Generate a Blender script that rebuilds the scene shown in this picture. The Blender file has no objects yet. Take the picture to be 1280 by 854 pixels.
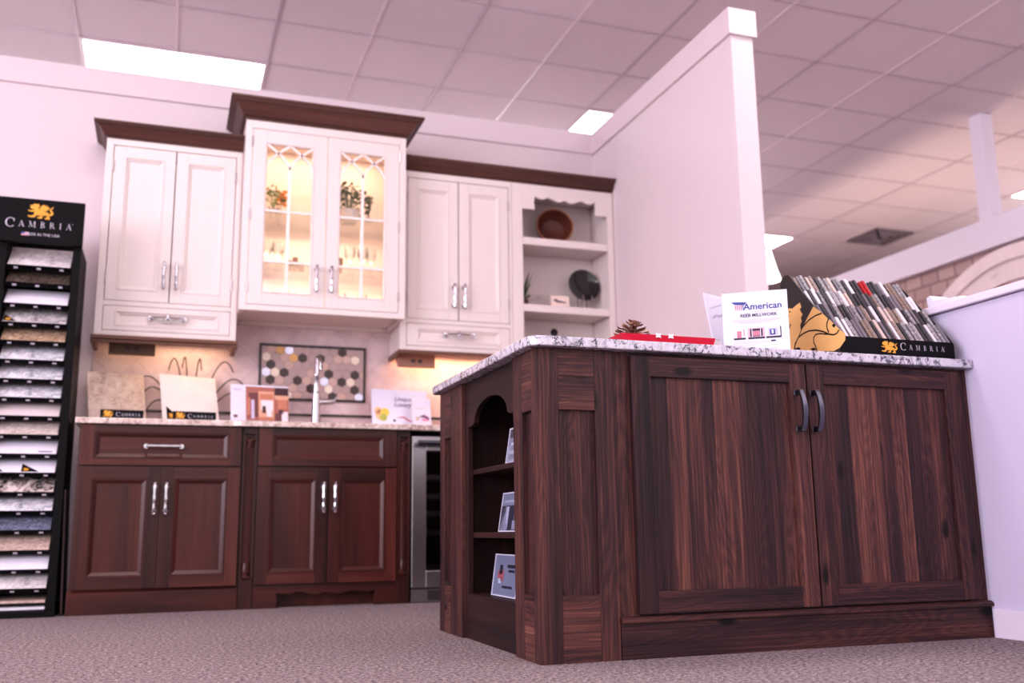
import bpy, bmesh, math, random
from mathutils import Vector, Matrix
random.seed(7)
S = bpy.context.scene
COL = S.collection
PI = math.pi

# ------------------------------------------------------------------ camera
CX, CY, CZ, YAW, PIT, ROL, FPX = 0.396401, -5.028755, 0.365691, -0.341507, 0.190966, -0.012677, 1214.134
cam_d = bpy.data.cameras.new('camera')
cam = bpy.data.objects.new('camera', cam_d); COL.objects.link(cam)
cyw, syw, cp, sp = math.cos(YAW), math.sin(YAW), math.cos(PIT), math.sin(PIT)
F_ = Vector((-syw*cp, cyw*cp, sp)); R0 = Vector((cyw, syw, 0)); U0 = R0.cross(F_)
R_ = R0*math.cos(ROL) + U0*math.sin(ROL); U_ = U0*math.cos(ROL) - R0*math.sin(ROL)
mw = Matrix((R_, U_, -F_)).transposed().to_4x4(); mw.translation = (CX, CY, CZ)
cam.matrix_world = mw
cam_d.sensor_width = 36; cam_d.lens = FPX*36/1280; cam_d.clip_start = 0.05
cam_d.dof.use_dof = True; cam_d.dof.focus_distance = 2.85; cam_d.dof.aperture_fstop = 2.2
S.camera = cam

# ------------------------------------------------------------------ materials
def srgb(r, g, b):
    f = lambda c: (c/255/12.92) if c/255 <= .04045 else ((c/255+.055)/1.055)**2.4
    return (f(r), f(g), f(b), 1)
class NT:
    def __init__(s, name):
        s.m = bpy.data.materials.new(name); s.m.use_nodes = True
        s.t = s.m.node_tree; s.b = s.t.nodes['Principled BSDF']; s.out = s.t.nodes['Material Output']
    def n(s, typ, **kw):
        nd = s.t.nodes.new('ShaderNode'+typ)
        for k, v in kw.items():
            if k.startswith('i_'):
                key = k[2:]
                nd.inputs[int(key) if key.isdigit() else key.replace('_', ' ')].default_value = v
            else: setattr(nd, k, v)
        return nd
    def l(s, a, b): s.t.links.new(a, b)
    def ramp(s, fac, stops, interp='LINEAR'):
        r = s.n('ValToRGB'); r.color_ramp.interpolation = interp
        e = r.color_ramp.elements
        while len(e) < len(stops): e.new(.5)
        for k, (p, c) in enumerate(stops):
            e[k].position = p; e[k].color = c
        s.l(fac, r.inputs[0]); return r.outputs[0]
    def mix(s, fac, a, b, mode='MIX'):
        m = s.n('Mix', data_type='RGBA', blend_type=mode)
        for v, i in ((fac, 0), (a, 6), (b, 7)):
            if isinstance(v, bpy.types.NodeSocket): s.l(v, m.inputs[i])
            else: m.inputs[i].default_value = v
        return m.outputs[2]
    def math(s, op, a, b=0):
        m = s.n('Math', operation=op)
        for v, i in ((a, 0), (b, 1)):
            if isinstance(v, bpy.types.NodeSocket): s.l(v, m.inputs[i])
            else: m.inputs[i].default_value = v
        return m.outputs[0]
    def bump(s, h, strength=.2, dist=.002):
        b = s.n('Bump'); b.inputs['Strength'].default_value = strength; b.inputs['Distance'].default_value = dist
        s.l(h, b.inputs['Height']); s.l(b.outputs[0], s.b.inputs['Normal'])
    def obj(s, scale=(1, 1, 1)):
        c = s.n('TexCoord'); mp = s.n('Mapping'); mp.inputs['Scale'].default_value = scale
        s.l(c.outputs['Object'], mp.inputs[0]); return mp.outputs[0]
    def noise(s, vec, scale, detail=2, rough=.5, dist=0):
        n = s.n('TexNoise'); n.inputs['Scale'].default_value = scale; n.inputs['Detail'].default_value = detail
        n.inputs['Roughness'].default_value = rough; n.inputs['Distortion'].default_value = dist
        s.l(vec, n.inputs['Vector']); return n.outputs[0]

def plain(name, col, rough=.5, metal=0, spec=.5, emit=None, es=0, coat=0, bumpy=0, var=.09):
    t = NT(name); b = t.b
    b.inputs['Base Color'].default_value = col; b.inputs['Roughness'].default_value = rough
    b.inputs['Metallic'].default_value = metal; b.inputs['Specular IOR Level'].default_value = spec
    b.inputs['Coat Weight'].default_value = coat
    if emit: b.inputs['Emission Color'].default_value = emit; b.inputs['Emission Strength'].default_value = es
    # gentle procedural variation
    v = t.noise(t.obj(), 9, 3)
    c = t.mix(.5, col, t.ramp(v, [(.3, tuple(x*(1-var) for x in col[:3])+(1,)), (.7, tuple(min(1, x*(1+var*.9)) for x in col[:3])+(1,))]))
    t.l(c, b.inputs['Base Color'])
    if bumpy: t.bump(t.noise(t.obj(), 180, 2), bumpy, .001)
    return t.m

def wood(name, stops, scale=1, knots=False, rough=.42, grain=1.0, tone_amt=.7, spec=.4):
    t = NT(name)
    a = t.n('Attribute', attribute_name='gr'); tn = t.n('Attribute', attribute_name='tone')
    def mp(sc):
        m = t.n('Mapping'); m.inputs['Scale'].default_value = sc; t.l(a.outputs['Vector'], m.inputs[0]); return m.outputs[0]
    big = t.noise(mp((.7*scale, 11*scale, 11*scale)), 1, 4, .6, .25)
    cath = t.noise(mp((.9*scale, 6*scale, 6*scale)), 1, 2, .5, .2)
    rings = t.math('FRACT', t.math('MULTIPLY', cath, 34)); rings = t.math('PINGPONG', rings, .5)
    fine = t.noise(mp((1.8*scale, 140*scale, 140*scale)), 1, 4, .7)
    v = t.math('ADD', t.math('MULTIPLY', big, .75), t.math('MULTIPLY', rings, .20*grain))
    v = t.math('ADD', v, t.math('MULTIPLY', t.math('SUBTRACT', fine, .5), .75*grain))
    v = t.math('ADD', v, t.math('MULTIPLY', t.math('SUBTRACT', tn.outputs['Fac'], .5), tone_amt))
    col = t.ramp(v, stops)
    if knots:
        vo = t.n('TexVoronoi', feature='F1', voronoi_dimensions='2D'); vo.inputs['Scale'].default_value = 1; t.l(mp((3.0, 7, 7)), vo.inputs['Vector'])
        k = t.math('ADD', vo.outputs['Distance'], t.math('MULTIPLY', t.noise(mp((14, 26, 26)), 1, 2), .16))
        kk = t.ramp(k, [(.13, (1, 1, 1, 1)), (.20, (0, 0, 0, 1))])
        sel = t.math('GREATER_THAN', t.n('SeparateColor').outputs[0] if False else vo.outputs['Color'], .70)
        kk = t.math('MULTIPLY', kk, sel)
        col = t.mix(kk, col, (.008, .004, .004, 1))
    t.l(col, t.b.inputs['Base Color'])
    t.b.inputs['Roughness'].default_value = rough; t.b.inputs['Specular IOR Level'].default_value = spec
    t.bump(fine, .12*grain, .0015)
    return t.m

def painted(name, col, glaze, rough=.4):
    t = NT(name)
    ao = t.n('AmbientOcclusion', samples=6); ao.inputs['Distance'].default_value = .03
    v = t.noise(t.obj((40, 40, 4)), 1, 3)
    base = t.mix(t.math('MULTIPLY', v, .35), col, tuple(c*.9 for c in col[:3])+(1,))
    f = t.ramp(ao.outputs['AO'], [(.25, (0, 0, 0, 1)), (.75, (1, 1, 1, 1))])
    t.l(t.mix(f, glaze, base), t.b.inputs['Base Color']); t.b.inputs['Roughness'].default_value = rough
    t.b.inputs['Specular IOR Level'].default_value = .35
    return t.m

def granite(name, stops, scale, vein=None, rough=.18):
    t = NT(name); o = t.obj()
    n1 = t.noise(o, scale, 6, .65, 1.2)
    col = t.ramp(n1, stops)
    n2 = t.noise(o, scale*4, 3, .6)
    col = t.mix(t.ramp(n2, [(.42, (0, 0, 0, 1)), (.58, (.45, .45, .45, 1))]), col, stops[-1][1])
    if vein:
        w = t.noise(o, scale*.45, 5, .6, 2.2)
        d = t.math('ABSOLUTE', t.math('SUBTRACT', w, .5))
        m = t.ramp(d, [(.006, (1, 1, 1, 1)), (.045, (0, 0, 0, 1))])
        m = t.math('MULTIPLY', m, t.ramp(t.noise(o, scale*2.2, 3), [(.42, (0, 0, 0, 1)), (.56, (1, 1, 1, 1))]))
        col = t.mix(m, col, vein)
    t.l(col, t.b.inputs['Base Color']); t.b.inputs['Roughness'].default_value = rough
    return t.m

def glassy(name, tint=(1, 1, 1, 1), refl=.12):
    t = NT(name); t.t.nodes.remove(t.b)
    tr = t.n('BsdfTransparent'); tr.inputs[0].default_value = tint
    g = t.n('BsdfGlossy'); g.inputs['Roughness'].default_value = .03
    lw = t.n('LayerWeight'); lw.inputs[0].default_value = .35
    f = t.math('ADD', t.math('MULTIPLY', lw.outputs['Fresnel'], .6), refl*.3)
    mx = t.n('MixShader'); t.l(f, mx.inputs[0]); t.l(tr.outputs[0], mx.inputs[1]); t.l(g.outputs[0], mx.inputs[2])
    t.l(mx.outputs[0], t.out.inputs[0]); return t.m

def emis(name, col, st):
    t = NT(name); t.b.inputs['Base Color'].default_value = (.9, .9, .9, 1)
    t.b.inputs['Emission Color'].default_value = col; t.b.inputs['Emission Strength'].default_value = st
    return t.m

M = {}
M['wall'] = plain('wall_paint', srgb(219, 205, 209), .7, bumpy=.04, var=.015)
M['wallcap'] = plain('wall_cap_paint', srgb(220, 205, 210), .5, var=.015)
M['cap_shadow'] = plain('cap_underside_shade', srgb(205, 182, 192), .6)  # wall cap colour darkened as shade beneath the cap; not applied anywhere
M['half'] = plain('half_wall_paint', srgb(208, 200, 222), .65, bumpy=.04, var=.015)
M['trim'] = plain('trim_paint', srgb(230, 220, 234), .45, var=.015)
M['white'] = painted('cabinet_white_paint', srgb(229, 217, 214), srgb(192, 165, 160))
M['white_in'] = plain('cabinet_interior_paint', srgb(238, 224, 214), .5)
M['muntin'] = plain('muntin_paint', srgb(240, 226, 222), .4)
M['rustic'] = wood('rustic_hickory', [(.18, (.015, .007, .010, 1)), (.38, (.048, .019, .021, 1)), (.56, (.118, .044, .036, 1)), (.80, (.265, .114, .080, 1))], knots=True, rough=.5, grain=1.05, tone_amt=.27, spec=.3)
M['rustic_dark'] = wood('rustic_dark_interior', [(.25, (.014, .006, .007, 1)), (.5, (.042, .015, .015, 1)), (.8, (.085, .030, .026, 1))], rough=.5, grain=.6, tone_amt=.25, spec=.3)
M['cherry'] = wood('stained_alder', [(.2, (.026, .008, .008, 1)), (.5, (.090, .023, .018, 1)), (.8, (.175, .052, .036, 1))], rough=.3, grain=.3, tone_amt=.28, spec=.36)
M['crown'] = wood('walnut_crown', [(.2, (.055, .020, .016, 1)), (.5, (.125, .052, .040, 1)), (.8, (.18, .078, .056, 1))], rough=.4, grain=.6, tone_amt=.2)
M['rail'] = wood('light_rail_wood', [(.2, (.09, .036, .022, 1)), (.5, (.16, .07, .045, 1)), (.8, (.24, .12, .08, 1))], rough=.4, grain=.5, tone_amt=.2)
M['granite_w'] = granite('white_granite', [(.3, (.10, .10, .14, 1)), (.42, (.42, .40, .46, 1)), (.5, (.56, .53, .60, 1)), (.7, (.68, .65, .72, 1))], 22, vein=(.03, .03, .05, 1))
M['granite_b'] = granite('beige_granite', [(.3, (.16, .08, .06, 1)), (.45, (.48, .33, .28, 1)), (.6, (.70, .58, .53, 1)), (.75, (.8, .72, .68, 1))], 26)
M['chrome'] = plain('chrome', (.58, .56, .59, 1), .12, 1)
M['steel'] = plain('brushed_steel', (.52, .49, .51, 1), .3, 1)
M['pewter'] = plain('dark_pewter', (.13, .13, .16, 1), .28, 1)
M['black'] = plain('black_laminate', (.004, .0035, .005, 1), .5, spec=.15)
M['blackmetal'] = plain('black_metal', (.012, .011, .014, 1), .4, .3)
M['void'] = plain('dark_void', (.003, .003, .004, 1), .8, spec=.1)
M['gold'] = plain('gold_print', srgb(226, 166, 62), .5)
M['goldp'] = plain('gold_panel_print', srgb(222, 176, 112), .5)
M['silver'] = plain('silver_lettering', srgb(214, 206, 220), .4)
M['paper'] = plain('white_paper', srgb(222, 219, 232), .4)
M['acrylic'] = plain('white_acrylic', srgb(214, 212, 230), .18)
M['navy'] = plain('navy_ink', srgb(62, 76, 140), .6)
M['redink'] = plain('red_ink', srgb(198, 84, 110), .6)
M['greyink'] = plain('grey_ink', srgb(120, 112, 138), .6)
M['lightink'] = plain('pale_grey_ink', srgb(186, 182, 208), .6)
M['darkink'] = plain('dark_ink', srgb(52, 44, 66), .6)
M['red'] = plain('red_tray_enamel', srgb(206, 16, 58), .35)
M['cone'] = plain('pinecone_scales', srgb(112, 76, 62), .7)
M['conet'] = plain('pinecone_tips', srgb(186, 148, 126), .7)
M['glass'] = glassy('clear_glass')
M['tintglass'] = glassy('smoked_glass', (.62, .62, .65, 1), .3)
M['bulb'] = emis('ceiling_panel_light', (1, .965, .97, 1), 14)
M['shade'] = emis('lit_glass_shade', (1, .98, .93, 1), 4)
M['leaf'] = plain('green_leaves', srgb(86, 108, 52), .5)
M['leafd'] = plain('dark_green_leaves', srgb(48, 70, 40), .5)
M['leafy'] = plain('yellow_green_leaves', srgb(170, 180, 80), .5)
M['orange'] = plain('orange_petals', srgb(236, 160, 48), .6)
M['pot'] = plain('white_ceramic', srgb(240, 230, 224), .25)
M['brownc'] = plain('brown_stoneware', srgb(150, 104, 62), .4)
M['bowl'] = plain('turned_brown_bowl', srgb(98, 52, 42), .35)
M['bowlrim'] = plain('bowl_rim', srgb(176, 116, 84), .4)
M['discm'] = plain('black_glazed_plate', (.006, .007, .009, 1), .08, coat=.6)
M['card'] = plain('pale_pink_card', srgb(240, 218, 208), .6)
M['wire'] = plain('dark_bronze_wire', (.05, .035, .028, 1), .4, .6)
M['tagbeige'] = plain('beige_power_strip', srgb(170, 128, 112), .5)
M['tagbrown'] = plain('brown_power_strip', srgb(112, 88, 72), .5)
M['ventm'] = plain('grey_vent_metal', srgb(150, 134, 144), .5)
M['ventd'] = plain('dark_vent_slots', srgb(84, 72, 82), .7)
M['arch'] = plain('pale_arch_molding', srgb(236, 218, 220), .5)
M['grid'] = plain('ceiling_grid_metal', srgb(192, 174, 184), .5)
M['gridl'] = plain('ceiling_grid_metal_pale', srgb(226, 208, 216), .5)
M['liner'] = plain('dark_pencil_tile', srgb(48, 34, 36), .25)
M['boardm'] = plain('brown_panel_edge', srgb(62, 38, 36), .5)

def carpet():
    t = NT('grey_brown_carpet'); o = t.obj()
    v = t.noise(o, 80, 4, .85)
    w = t.noise(o, 230, 2, .6)
    z = t.noise(o, 1.6, 2)
    c = t.ramp(v, [(.41, (.07, .05, .055, 1)), (.5, (.36, .29, .295, 1)), (.59, (.78, .67, .67, 1))])
    c = t.mix(.35, c, t.ramp(w, [(.35, (.06, .045, .05, 1)), (.65, (.5, .42, .42, 1))]))
    c = t.mix(t.math('MULTIPLY', z, .25), c, (.26, .2, .21, 1))
    t.l(c, t.b.inputs['Base Color']); t.b.inputs['Roughness'].default_value = .95; t.b.inputs['Specular IOR Level'].default_value = .1
    t.bump(t.math('ADD', v, w), .9, .006); return t.m
M['carpet'] = carpet()
def ceil_tile():
    t = NT('acoustic_ceiling_tile'); o = t.obj()
    a = t.noise(o, 170, 3, .7); z = t.noise(o, 1.1, 2)
    c = t.ramp(a, [(.38, srgb(208, 192, 200)), (.55, srgb(230, 213, 220))])
    c = t.mix(t.math('MULTIPLY', z, .25), c, srgb(214, 196, 206))
    t.l(c, t.b.inputs['Base Color']); t.b.inputs['Roughness'].default_value = .9
    t.bump(a, .25, .002); return t.m
M['ceil'] = ceil_tile()
def backsplash():
    t = NT('diagonal_stone_tile')
    c = t.n('TexCoord'); mp = t.n('Mapping'); mp.inputs['Rotation'].default_value = (0, PI/4, 0)
    t.l(c.outputs['Object'], mp.inputs[0])
    sx = t.n('SeparateXYZ'); t.l(mp.outputs[0], sx.inputs[0])
    def gr(s): return t.math('ABSOLUTE', t.math('SUBTRACT', t.math('FRACT', t.math('MULTIPLY', s, 1/.152)), .5))
    m = t.math('MAXIMUM', gr(sx.outputs[0]), gr(sx.outputs[2]))
    line = t.ramp(m, [(.478, (0, 0, 0, 1)), (.49, (1, 1, 1, 1))])
    v = t.noise(t.obj(), 7, 5, .6)
    col = t.ramp(v, [(.3, srgb(196, 172, 176)), (.7, srgb(226, 206, 208))])
    t.l(t.mix(t.math('MULTIPLY', line, .22), col, srgb(150, 122, 128)), t.b.inputs['Base Color'])
    t.b.inputs['Roughness'].default_value = .4; t.bump(t.math('SUBTRACT', 1, line), .3, .002); return t.m
M['splash'] = backsplash()
def block():
    t = NT('stone_block_wall')
    c = t.n('TexCoord'); sx = t.n('SeparateXYZ'); t.l(c.outputs['Object'], sx.inputs[0])
    cb = t.n('CombineXYZ'); t.l(sx.outputs[1], cb.inputs[0]); t.l(sx.outputs[2], cb.inputs[1])
    b = t.n('TexBrick'); t.l(cb.outputs[0], b.inputs['Vector']); b.offset = .5
    for k, v in (('Color1', srgb(186, 158, 156)), ('Color2', srgb(202, 176, 172)), ('Mortar', srgb(132, 106, 108)), ('Scale', 1), ('Mortar Size', .008), ('Brick Width', .19), ('Row Height', .118), ('Mortar Smooth', .3)):
        b.inputs[k].default_value = v
    n = t.noise(t.obj(), 40, 4)
    t.l(t.mix(t.math('MULTIPLY', n, .4), b.outputs[0], srgb(170, 140, 138)), t.b.inputs['Base Color'])
    t.b.inputs['Roughness'].default_value = .85; t.bump(b.outputs['Fac'], -.4, .004); return t.m
M['block'] = block()
def stone(name, stops, scale=30, rough=.25, dist=.8):
    return granite(name, stops, scale, None, rough)
g = lambda v, w=0: (v*(1+w), v, v*(1-w*.6), 1)

# ------------------------------------------------------------------ mesh builder
class MB:
    def __init__(s, xf=None):
        s.v, s.f, s.m, s.g, s.t, s.sm = [], [], [], [], [], []
        s.xf = xf
    def add(s, pts, faces, mi=0, axis='z', off=None, tone=None, smooth=False):
        k = len(s.v)
        off = off or (random.uniform(-9, 9), random.uniform(-9, 9), random.uniform(-9, 9))
        tone = random.random() if tone is None else tone
        for p in pts:
            x, y, z = p
            a = {'z': (z, x, y), 'x': (x, z, y), 'y': (y, z, x)}[axis]
            s.g.append((a[0]+off[0], a[1]+off[1], a[2]+off[2])); s.t.append(tone)
            s.v.append(tuple(s.xf @ Vector(p)) if s.xf else tuple(p))
        for f in faces:
            s.f.append([k+i for i in f]); s.m.append(mi); s.sm.append(smooth)
        return s
    def box(s, x0, x1, y0, y1, z0, z1, mi=0, axis='z', **k):
        p = [(x, y, z) for z in (z0, z1) for y in (y0, y1) for x in (x0, x1)]
        return s.add(p, [(0, 2, 3, 1), (4, 5, 7, 6), (0, 1, 5, 4), (2, 6, 7, 3), (0, 4, 6, 2), (1, 3, 7, 5)], mi, axis, **k)
    def prism(s, poly, plane, c0, c1, mi=0, axis='z', **k):
        n = len(poly)
        mk = {'xz': lambda a, b, c: (a, c, b), 'yz': lambda a, b, c: (c, a, b), 'xy': lambda a, b, c: (a, b, c)}[plane]
        p = [mk(a, b, c0) for a, b in poly]+[mk(a, b, c1) for a, b in poly]
        fs = [list(range(n)), list(range(2*n-1, n-1, -1))]+[(i, (i+1) % n, n+(i+1) % n, n+i) for i in range(n)]
        return s.add(p, fs, mi, axis, **k)
    def quad(s, a, b, c, d, mi=0, axis='z', **k): return s.add([a, b, c, d], [(0, 1, 2, 3)], mi, axis, **k)
    def flat(s, poly, plane, c, mi=0, th=.0006, **k): return s.prism(poly, plane, c-th, c, mi, **k)
    def ring(s, x0, x1, z0, z1, prof, y, mi=0):
        # concentric rectangles facing -y: prof = [(inset, depth)...]; mitred sides with their own grain
        for (i0, d0), (i1, d1) in zip(prof[:-1], prof[1:]):
            o = [(x0+i0, z0+i0), (x1-i0, z0+i0), (x1-i0, z1-i0), (x0+i0, z1-i0)]
            n = [(x0+i1, z0+i1), (x1-i1, z0+i1), (x1-i1, z1-i1), (x0+i1, z1-i1)]
            for e in range(4):
                f = (e+1) % 4
                s.quad((o[e][0], y+d0, o[e][1]), (o[f][0], y+d0, o[f][1]), (n[f][0], y+d1, n[f][1]), (n[e][0], y+d1, n[e][1]), mi, 'x' if e % 2 == 0 else 'z', tone=.5)
        return s
    def tube(s, path, r, n=8, mi=0, flat=1, up=None, **k):
        path = [Vector(p) for p in path]; m = len(path)
        rs = r if isinstance(r, (list, tuple)) else [r]*m
        pts = []; prev = None
        for i, p in enumerate(path):
            t = (path[min(i+1, m-1)]-path[max(i-1, 0)]).normalized()
            if prev is None:
                ref = Vector(up) if up else (Vector((0, 0, 1)) if abs(t.z) < .9 else Vector((1, 0, 0)))
                u = (ref - t*ref.dot(t)).normalized()
            else:
                u = (prev - t*prev.dot(t)).normalized()
            w = t.cross(u); prev = u
            for j in range(n):
                a = 2*PI*j/n
                pts.append(p+u*math.cos(a)*rs[i]*flat+w*math.sin(a)*rs[i])
        fs = [[i*n+j, i*n+(j+1) % n, (i+1)*n+(j+1) % n, (i+1)*n+j] for i in range(m-1) for j in range(n)]
        fs += [list(range(n))[::-1], [(m-1)*n+j for j in range(n)]]
        return s.add(pts, fs, mi, 'z', smooth=True, **k)
    def lathe(s, prof, c=(0, 0, 0), n=20, mi=0, axis='z', close=True, **k):
        pts = []
        for r, h in prof:
            for j in range(n):
                a = 2*PI*j/n; x, y = r*math.cos(a), r*math.sin(a)
                d = {'z': (x, y, h), 'y': (x, h, y), 'x': (h, x, y)}[axis]
                pts.append((c[0]+d[0], c[1]+d[1], c[2]+d[2]))
        m = len(prof)
        fs = [[i*n+j, i*n+(j+1) % n, (i+1)*n+(j+1) % n, (i+1)*n+j] for i in range(m-1) for j in range(n)]
        if close:
            if prof[0][0] > 1e-5: fs.append(list(range(n))[::-1])
            if prof[-1][0] > 1e-5: fs.append([(m-1)*n+j for j in range(n)])
        return s.add(pts, fs, mi, 'z', smooth=True, **k)
    def strip(s, pts, w, plane, c0, c1, mi=0, closed=False, **k):
        # a constant-width bar following a 2D polyline
        n = len(pts)
        ws = w if isinstance(w, (list, tuple)) else [w]*n
        L, R = [], []
        for i, p in enumerate(pts):
            a = pts[max(i-1, 0)]; b = pts[min(i+1, n-1)]
            d = Vector((b[0]-a[0], b[1]-a[1])); d.normalize(); nn = Vector((-d.y, d.x))*ws[i]/2
            L.append((p[0]+nn.x, p[1]+nn.y)); R.append((p[0]-nn.x, p[1]-nn.y))
        return s.prism(L+R[::-1], plane, c0, c1, mi, **k)
    def build(s, name, mats, parent=None, bevel=0, kind=None, label=None, ang=35, loc=None):
        me = bpy.data.meshes.new(name)
        o_ = Vector(loc) if loc is not None else None
        me.from_pydata([tuple(Vector(p)-o_) for p in s.v] if o_ is not None else s.v, [], s.f); me.update()
        mats = mats if isinstance(mats, (list, tuple)) else [mats]
        for m in mats: me.materials.append(M[m] if isinstance(m, str) else m)
        me.polygons.foreach_set('material_index', s.m)
        at = me.attributes.new('gr', 'FLOAT_VECTOR', 'POINT'); at.data.foreach_set('vector', [c for g_ in s.g for c in g_])
        at = me.attributes.new('tone', 'FLOAT', 'POINT'); at.data.foreach_set('value', s.t)
        bm = bmesh.new(); bm.from_mesh(me); bmesh.ops.recalc_face_normals(bm, faces=bm.faces); bm.to_mesh(me); bm.free()
        if any(s.sm):
            me.polygons.foreach_set('use_smooth', s.sm); me.set_sharp_from_angle(angle=math.radians(ang))
        o = bpy.data.objects.new(name, me); COL.objects.link(o)
        if loc is not None: o.location = loc
        if parent is not None:
            o.parent = parent
            if parent.type == 'EMPTY' and loc is None and not parent.get('_local'): o.location = -parent.location
        if bevel:
            b = o.modifiers.new('bevel', 'BEVEL'); b.width = bevel; b.segments = 2; b.limit_method = 'ANGLE'; b.angle_limit = math.radians(50)
        if kind: o['kind'] = kind
        if label: o['label'] = label
        return o

def tag(o, label, cat, group=None):
    o['label'] = label; o['category'] = cat
    if group: o['group'] = group
    return o
def thing(name, label, cat, loc=(0, 0, 0), group=None):
    o = bpy.data.objects.new(name, None); COL.objects.link(o); o.location = loc; o.empty_display_size = .05
    return tag(o, label, cat, group)
def struct(name, mb, m, **k): return mb.build(name, m, kind='structure', **k)
def rotz(a, c=(0, 0, 0)): return Matrix.Translation(c) @ Matrix.Rotation(a, 4, 'Z')

def text_pts(body, size, shear=0, bold=0, spacing=1):
    cu = bpy.data.curves.new('lettering', 'FONT'); cu.body = body; cu.size = size; cu.shear = shear; cu.offset = bold
    cu.align_x = 'CENTER'; cu.resolution_u = 3; cu.space_character = spacing
    ob = bpy.data.objects.new('lettering', cu); COL.objects.link(ob)
    dg = bpy.context.evaluated_depsgraph_get(); dg.update()
    me = bpy.data.meshes.new_from_object(ob.evaluated_get(dg))
    v = [tuple(p.co) for p in me.vertices]; f = [tuple(p.vertices) for p in me.polygons]
    bpy.data.objects.remove(ob); bpy.data.meshes.remove(me); bpy.data.curves.remove(cu)
    return v, f
def add_text(mb, body, size, x, z, y, mi=0, **k):
    v, f = text_pts(body, size, **k)
    mb.add([(x+a, y, z+b) for a, b, _ in v], f, mi)

# serif capitals in a unit box: polygons of (x, y)
def arcpoly(cx, cz, rx, rz, tx, tz, a0, a1, n=16):
    o = []; i_ = []
    for k in range(n+1):
        a = math.radians(a0+(a1-a0)*k/n)
        o.append((cx+rx*math.cos(a), cz+rz*math.sin(a))); i_.append((cx+(rx-tx)*math.cos(a), cz+(rz-tz)*math.sin(a)))
    return o+i_[::-1]
def ser(x, z, w=.22, h=.045): return [(x-w/2, z), (x+w/2, z), (x+w/2, z+h), (x-w/2, z+h)]
def stem(x, w=.11): return [(x-w/2, 0), (x+w/2, 0), (x+w/2, 1), (x-w/2, 1)]
GL = {
 'C': (.86, [arcpoly(.5, .5, .48, .51, .13, .055, 42, 318), [(.80, .62), (.86, .62), (.875, .98), (.83, .86)]]),
 'A': (.84, [[(.10, 0), (.155, 0), (.45, 1), (.40, 1)], [(.37, 1), (.47, 1), (.80, 0), (.67, 0)], [(.22, .32), (.62, .32), (.61, .37), (.24, .37)], ser(.12, 0), ser(.735, 0, .26)]),
 'M': (1.06, [[(.12, 0), (.165, 0), (.215, 1), (.165, 1)], [(.15, 1), (.27, 1), (.55, .12), (.51, 0)], [(.51, 0), (.55, .06), (.86, 1), (.81, 1)], [(.80, 1), (.91, 1), (.965, 0), (.845, 0)], ser(.14, 0), ser(.905, 0, .24), ser(.17, .955, .18), ser(.88, .955, .2)]),
 'B': (.72, [stem(.2), ser(.17, 0, .2), ser(.17, .955, .2), arcpoly(.27, .75, .32, .25, .10, .045, -90, 90), arcpoly(.27, .26, .39, .26, .11, .045, -90, 90), [(.2, .955), (.3, .955), (.3, 1), (.2, 1)], [(.2, 0), (.3, 0), (.3, .045), (.2, .045)], [(.2, .48), (.3, .48), (.3, .525), (.2, .525)]]),
 'R': (.80, [stem(.2), ser(.2, 0), ser(.17, .955, .2), arcpoly(.27, .74, .36, .26, .11, .045, -90, 90), [(.2, .955), (.3, .955), (.3, 1), (.2, 1)], [(.2, .48), (.3, .48), (.3, .525), (.2, .525)], [(.34, .5), (.47, .5), (.82, 0), (.68, 0)], ser(.76, 0, .2)]),
 'I': (.42, [stem(.21), ser(.21, 0), ser(.21, .955)]),
}
def cambria(mb, put, h, width, mi=0):
    """CAMBRIA in small capitals; put(u, v) -> 3D with u, v in metres, origin at left baseline"""
    word = [('C', 1.28)]+[(c, .86) for c in 'AMBRIA']
    tot = sum(GL[c][0]*s for c, s in word)*h
    gap = (width-tot)/(len(word)-1)
    x = 0
    for c, s in word:
        w, polys = GL[c]
        dz = -.14*h if c == 'C' else 0
        for p in polys:
            mb.add([put(x+a*s*h, b*s*h+dz) for a, b in p], [list(range(len(p)))], mi)
        x += w*s*h+gap
    p = arcpoly(0, 0, .07*h, .07*h, .02*h, .02*h, 0, 359, 10)
    mb.add([put(x-gap+.08*h+a, .8*h+b) for a, b in p], [list(range(len(p)))], mi)

# winged dragon emblem, unit box
DRAGON = [
 [(.30, .22), (.22, .40), (.24, .58), (.16, .62), (.06, .70), (.10, .78), (.05, .86), (.20, .92), (.22, 1.0), (.30, .96), (.40, 1.0), (.44, .86), (.40, .70), (.46, .58), (.60, .50), (.78, .46), (.84, .34), (.80, .22), (.66, .24), (.52, .20)],
 [(.44, .56), (.46, .78), (.54, .92), (.66, .96), (.63, .86), (.76, .92), (.74, .80), (.86, .80), (.78, .64), (.68, .50)],
 [(.78, .26), (.92, .24), (1.0, .38), (.97, .56), (.88, .62), (.95, .72), (1.0, .90), (.90, .76), (.82, .62), (.88, .52), (.90, .40), (.82, .36)],
 [(.24, .30), (.16, .18), (.02, .20), (.0, .12), (.14, .06), (.28, .08), (.34, .26)],
 [(.46, .26), (.48, .14), (.36, .10), (.38, .02), (.56, .02), (.60, .24)],
 [(.72, .28), (.76, .14), (.66, .08), (.68, 0), (.88, 0), (.84, .26)],
 [(.20, .58), (.08, .52), (.02, .58), (.0, .48), (.14, .42), (.24, .48)],
]
def dragon(mb, put, w, h, mi=0):
    for p in DRAGON: mb.add([put(a*w, b*h) for a, b in p], [list(range(len(p)))], mi)

# ------------------------------------------------------------------ key dimensions
YW, YU, YC = .56, .28, .15
CT = .914
IX, IY, IR = 1.387, -2.445, 2.972
T = .6096; GX, GY, ZC = .9234, .8676, 3.59
PX = 2.972          # face of the partition and of the half wall
PY = -1.138         # end of the partition

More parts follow.
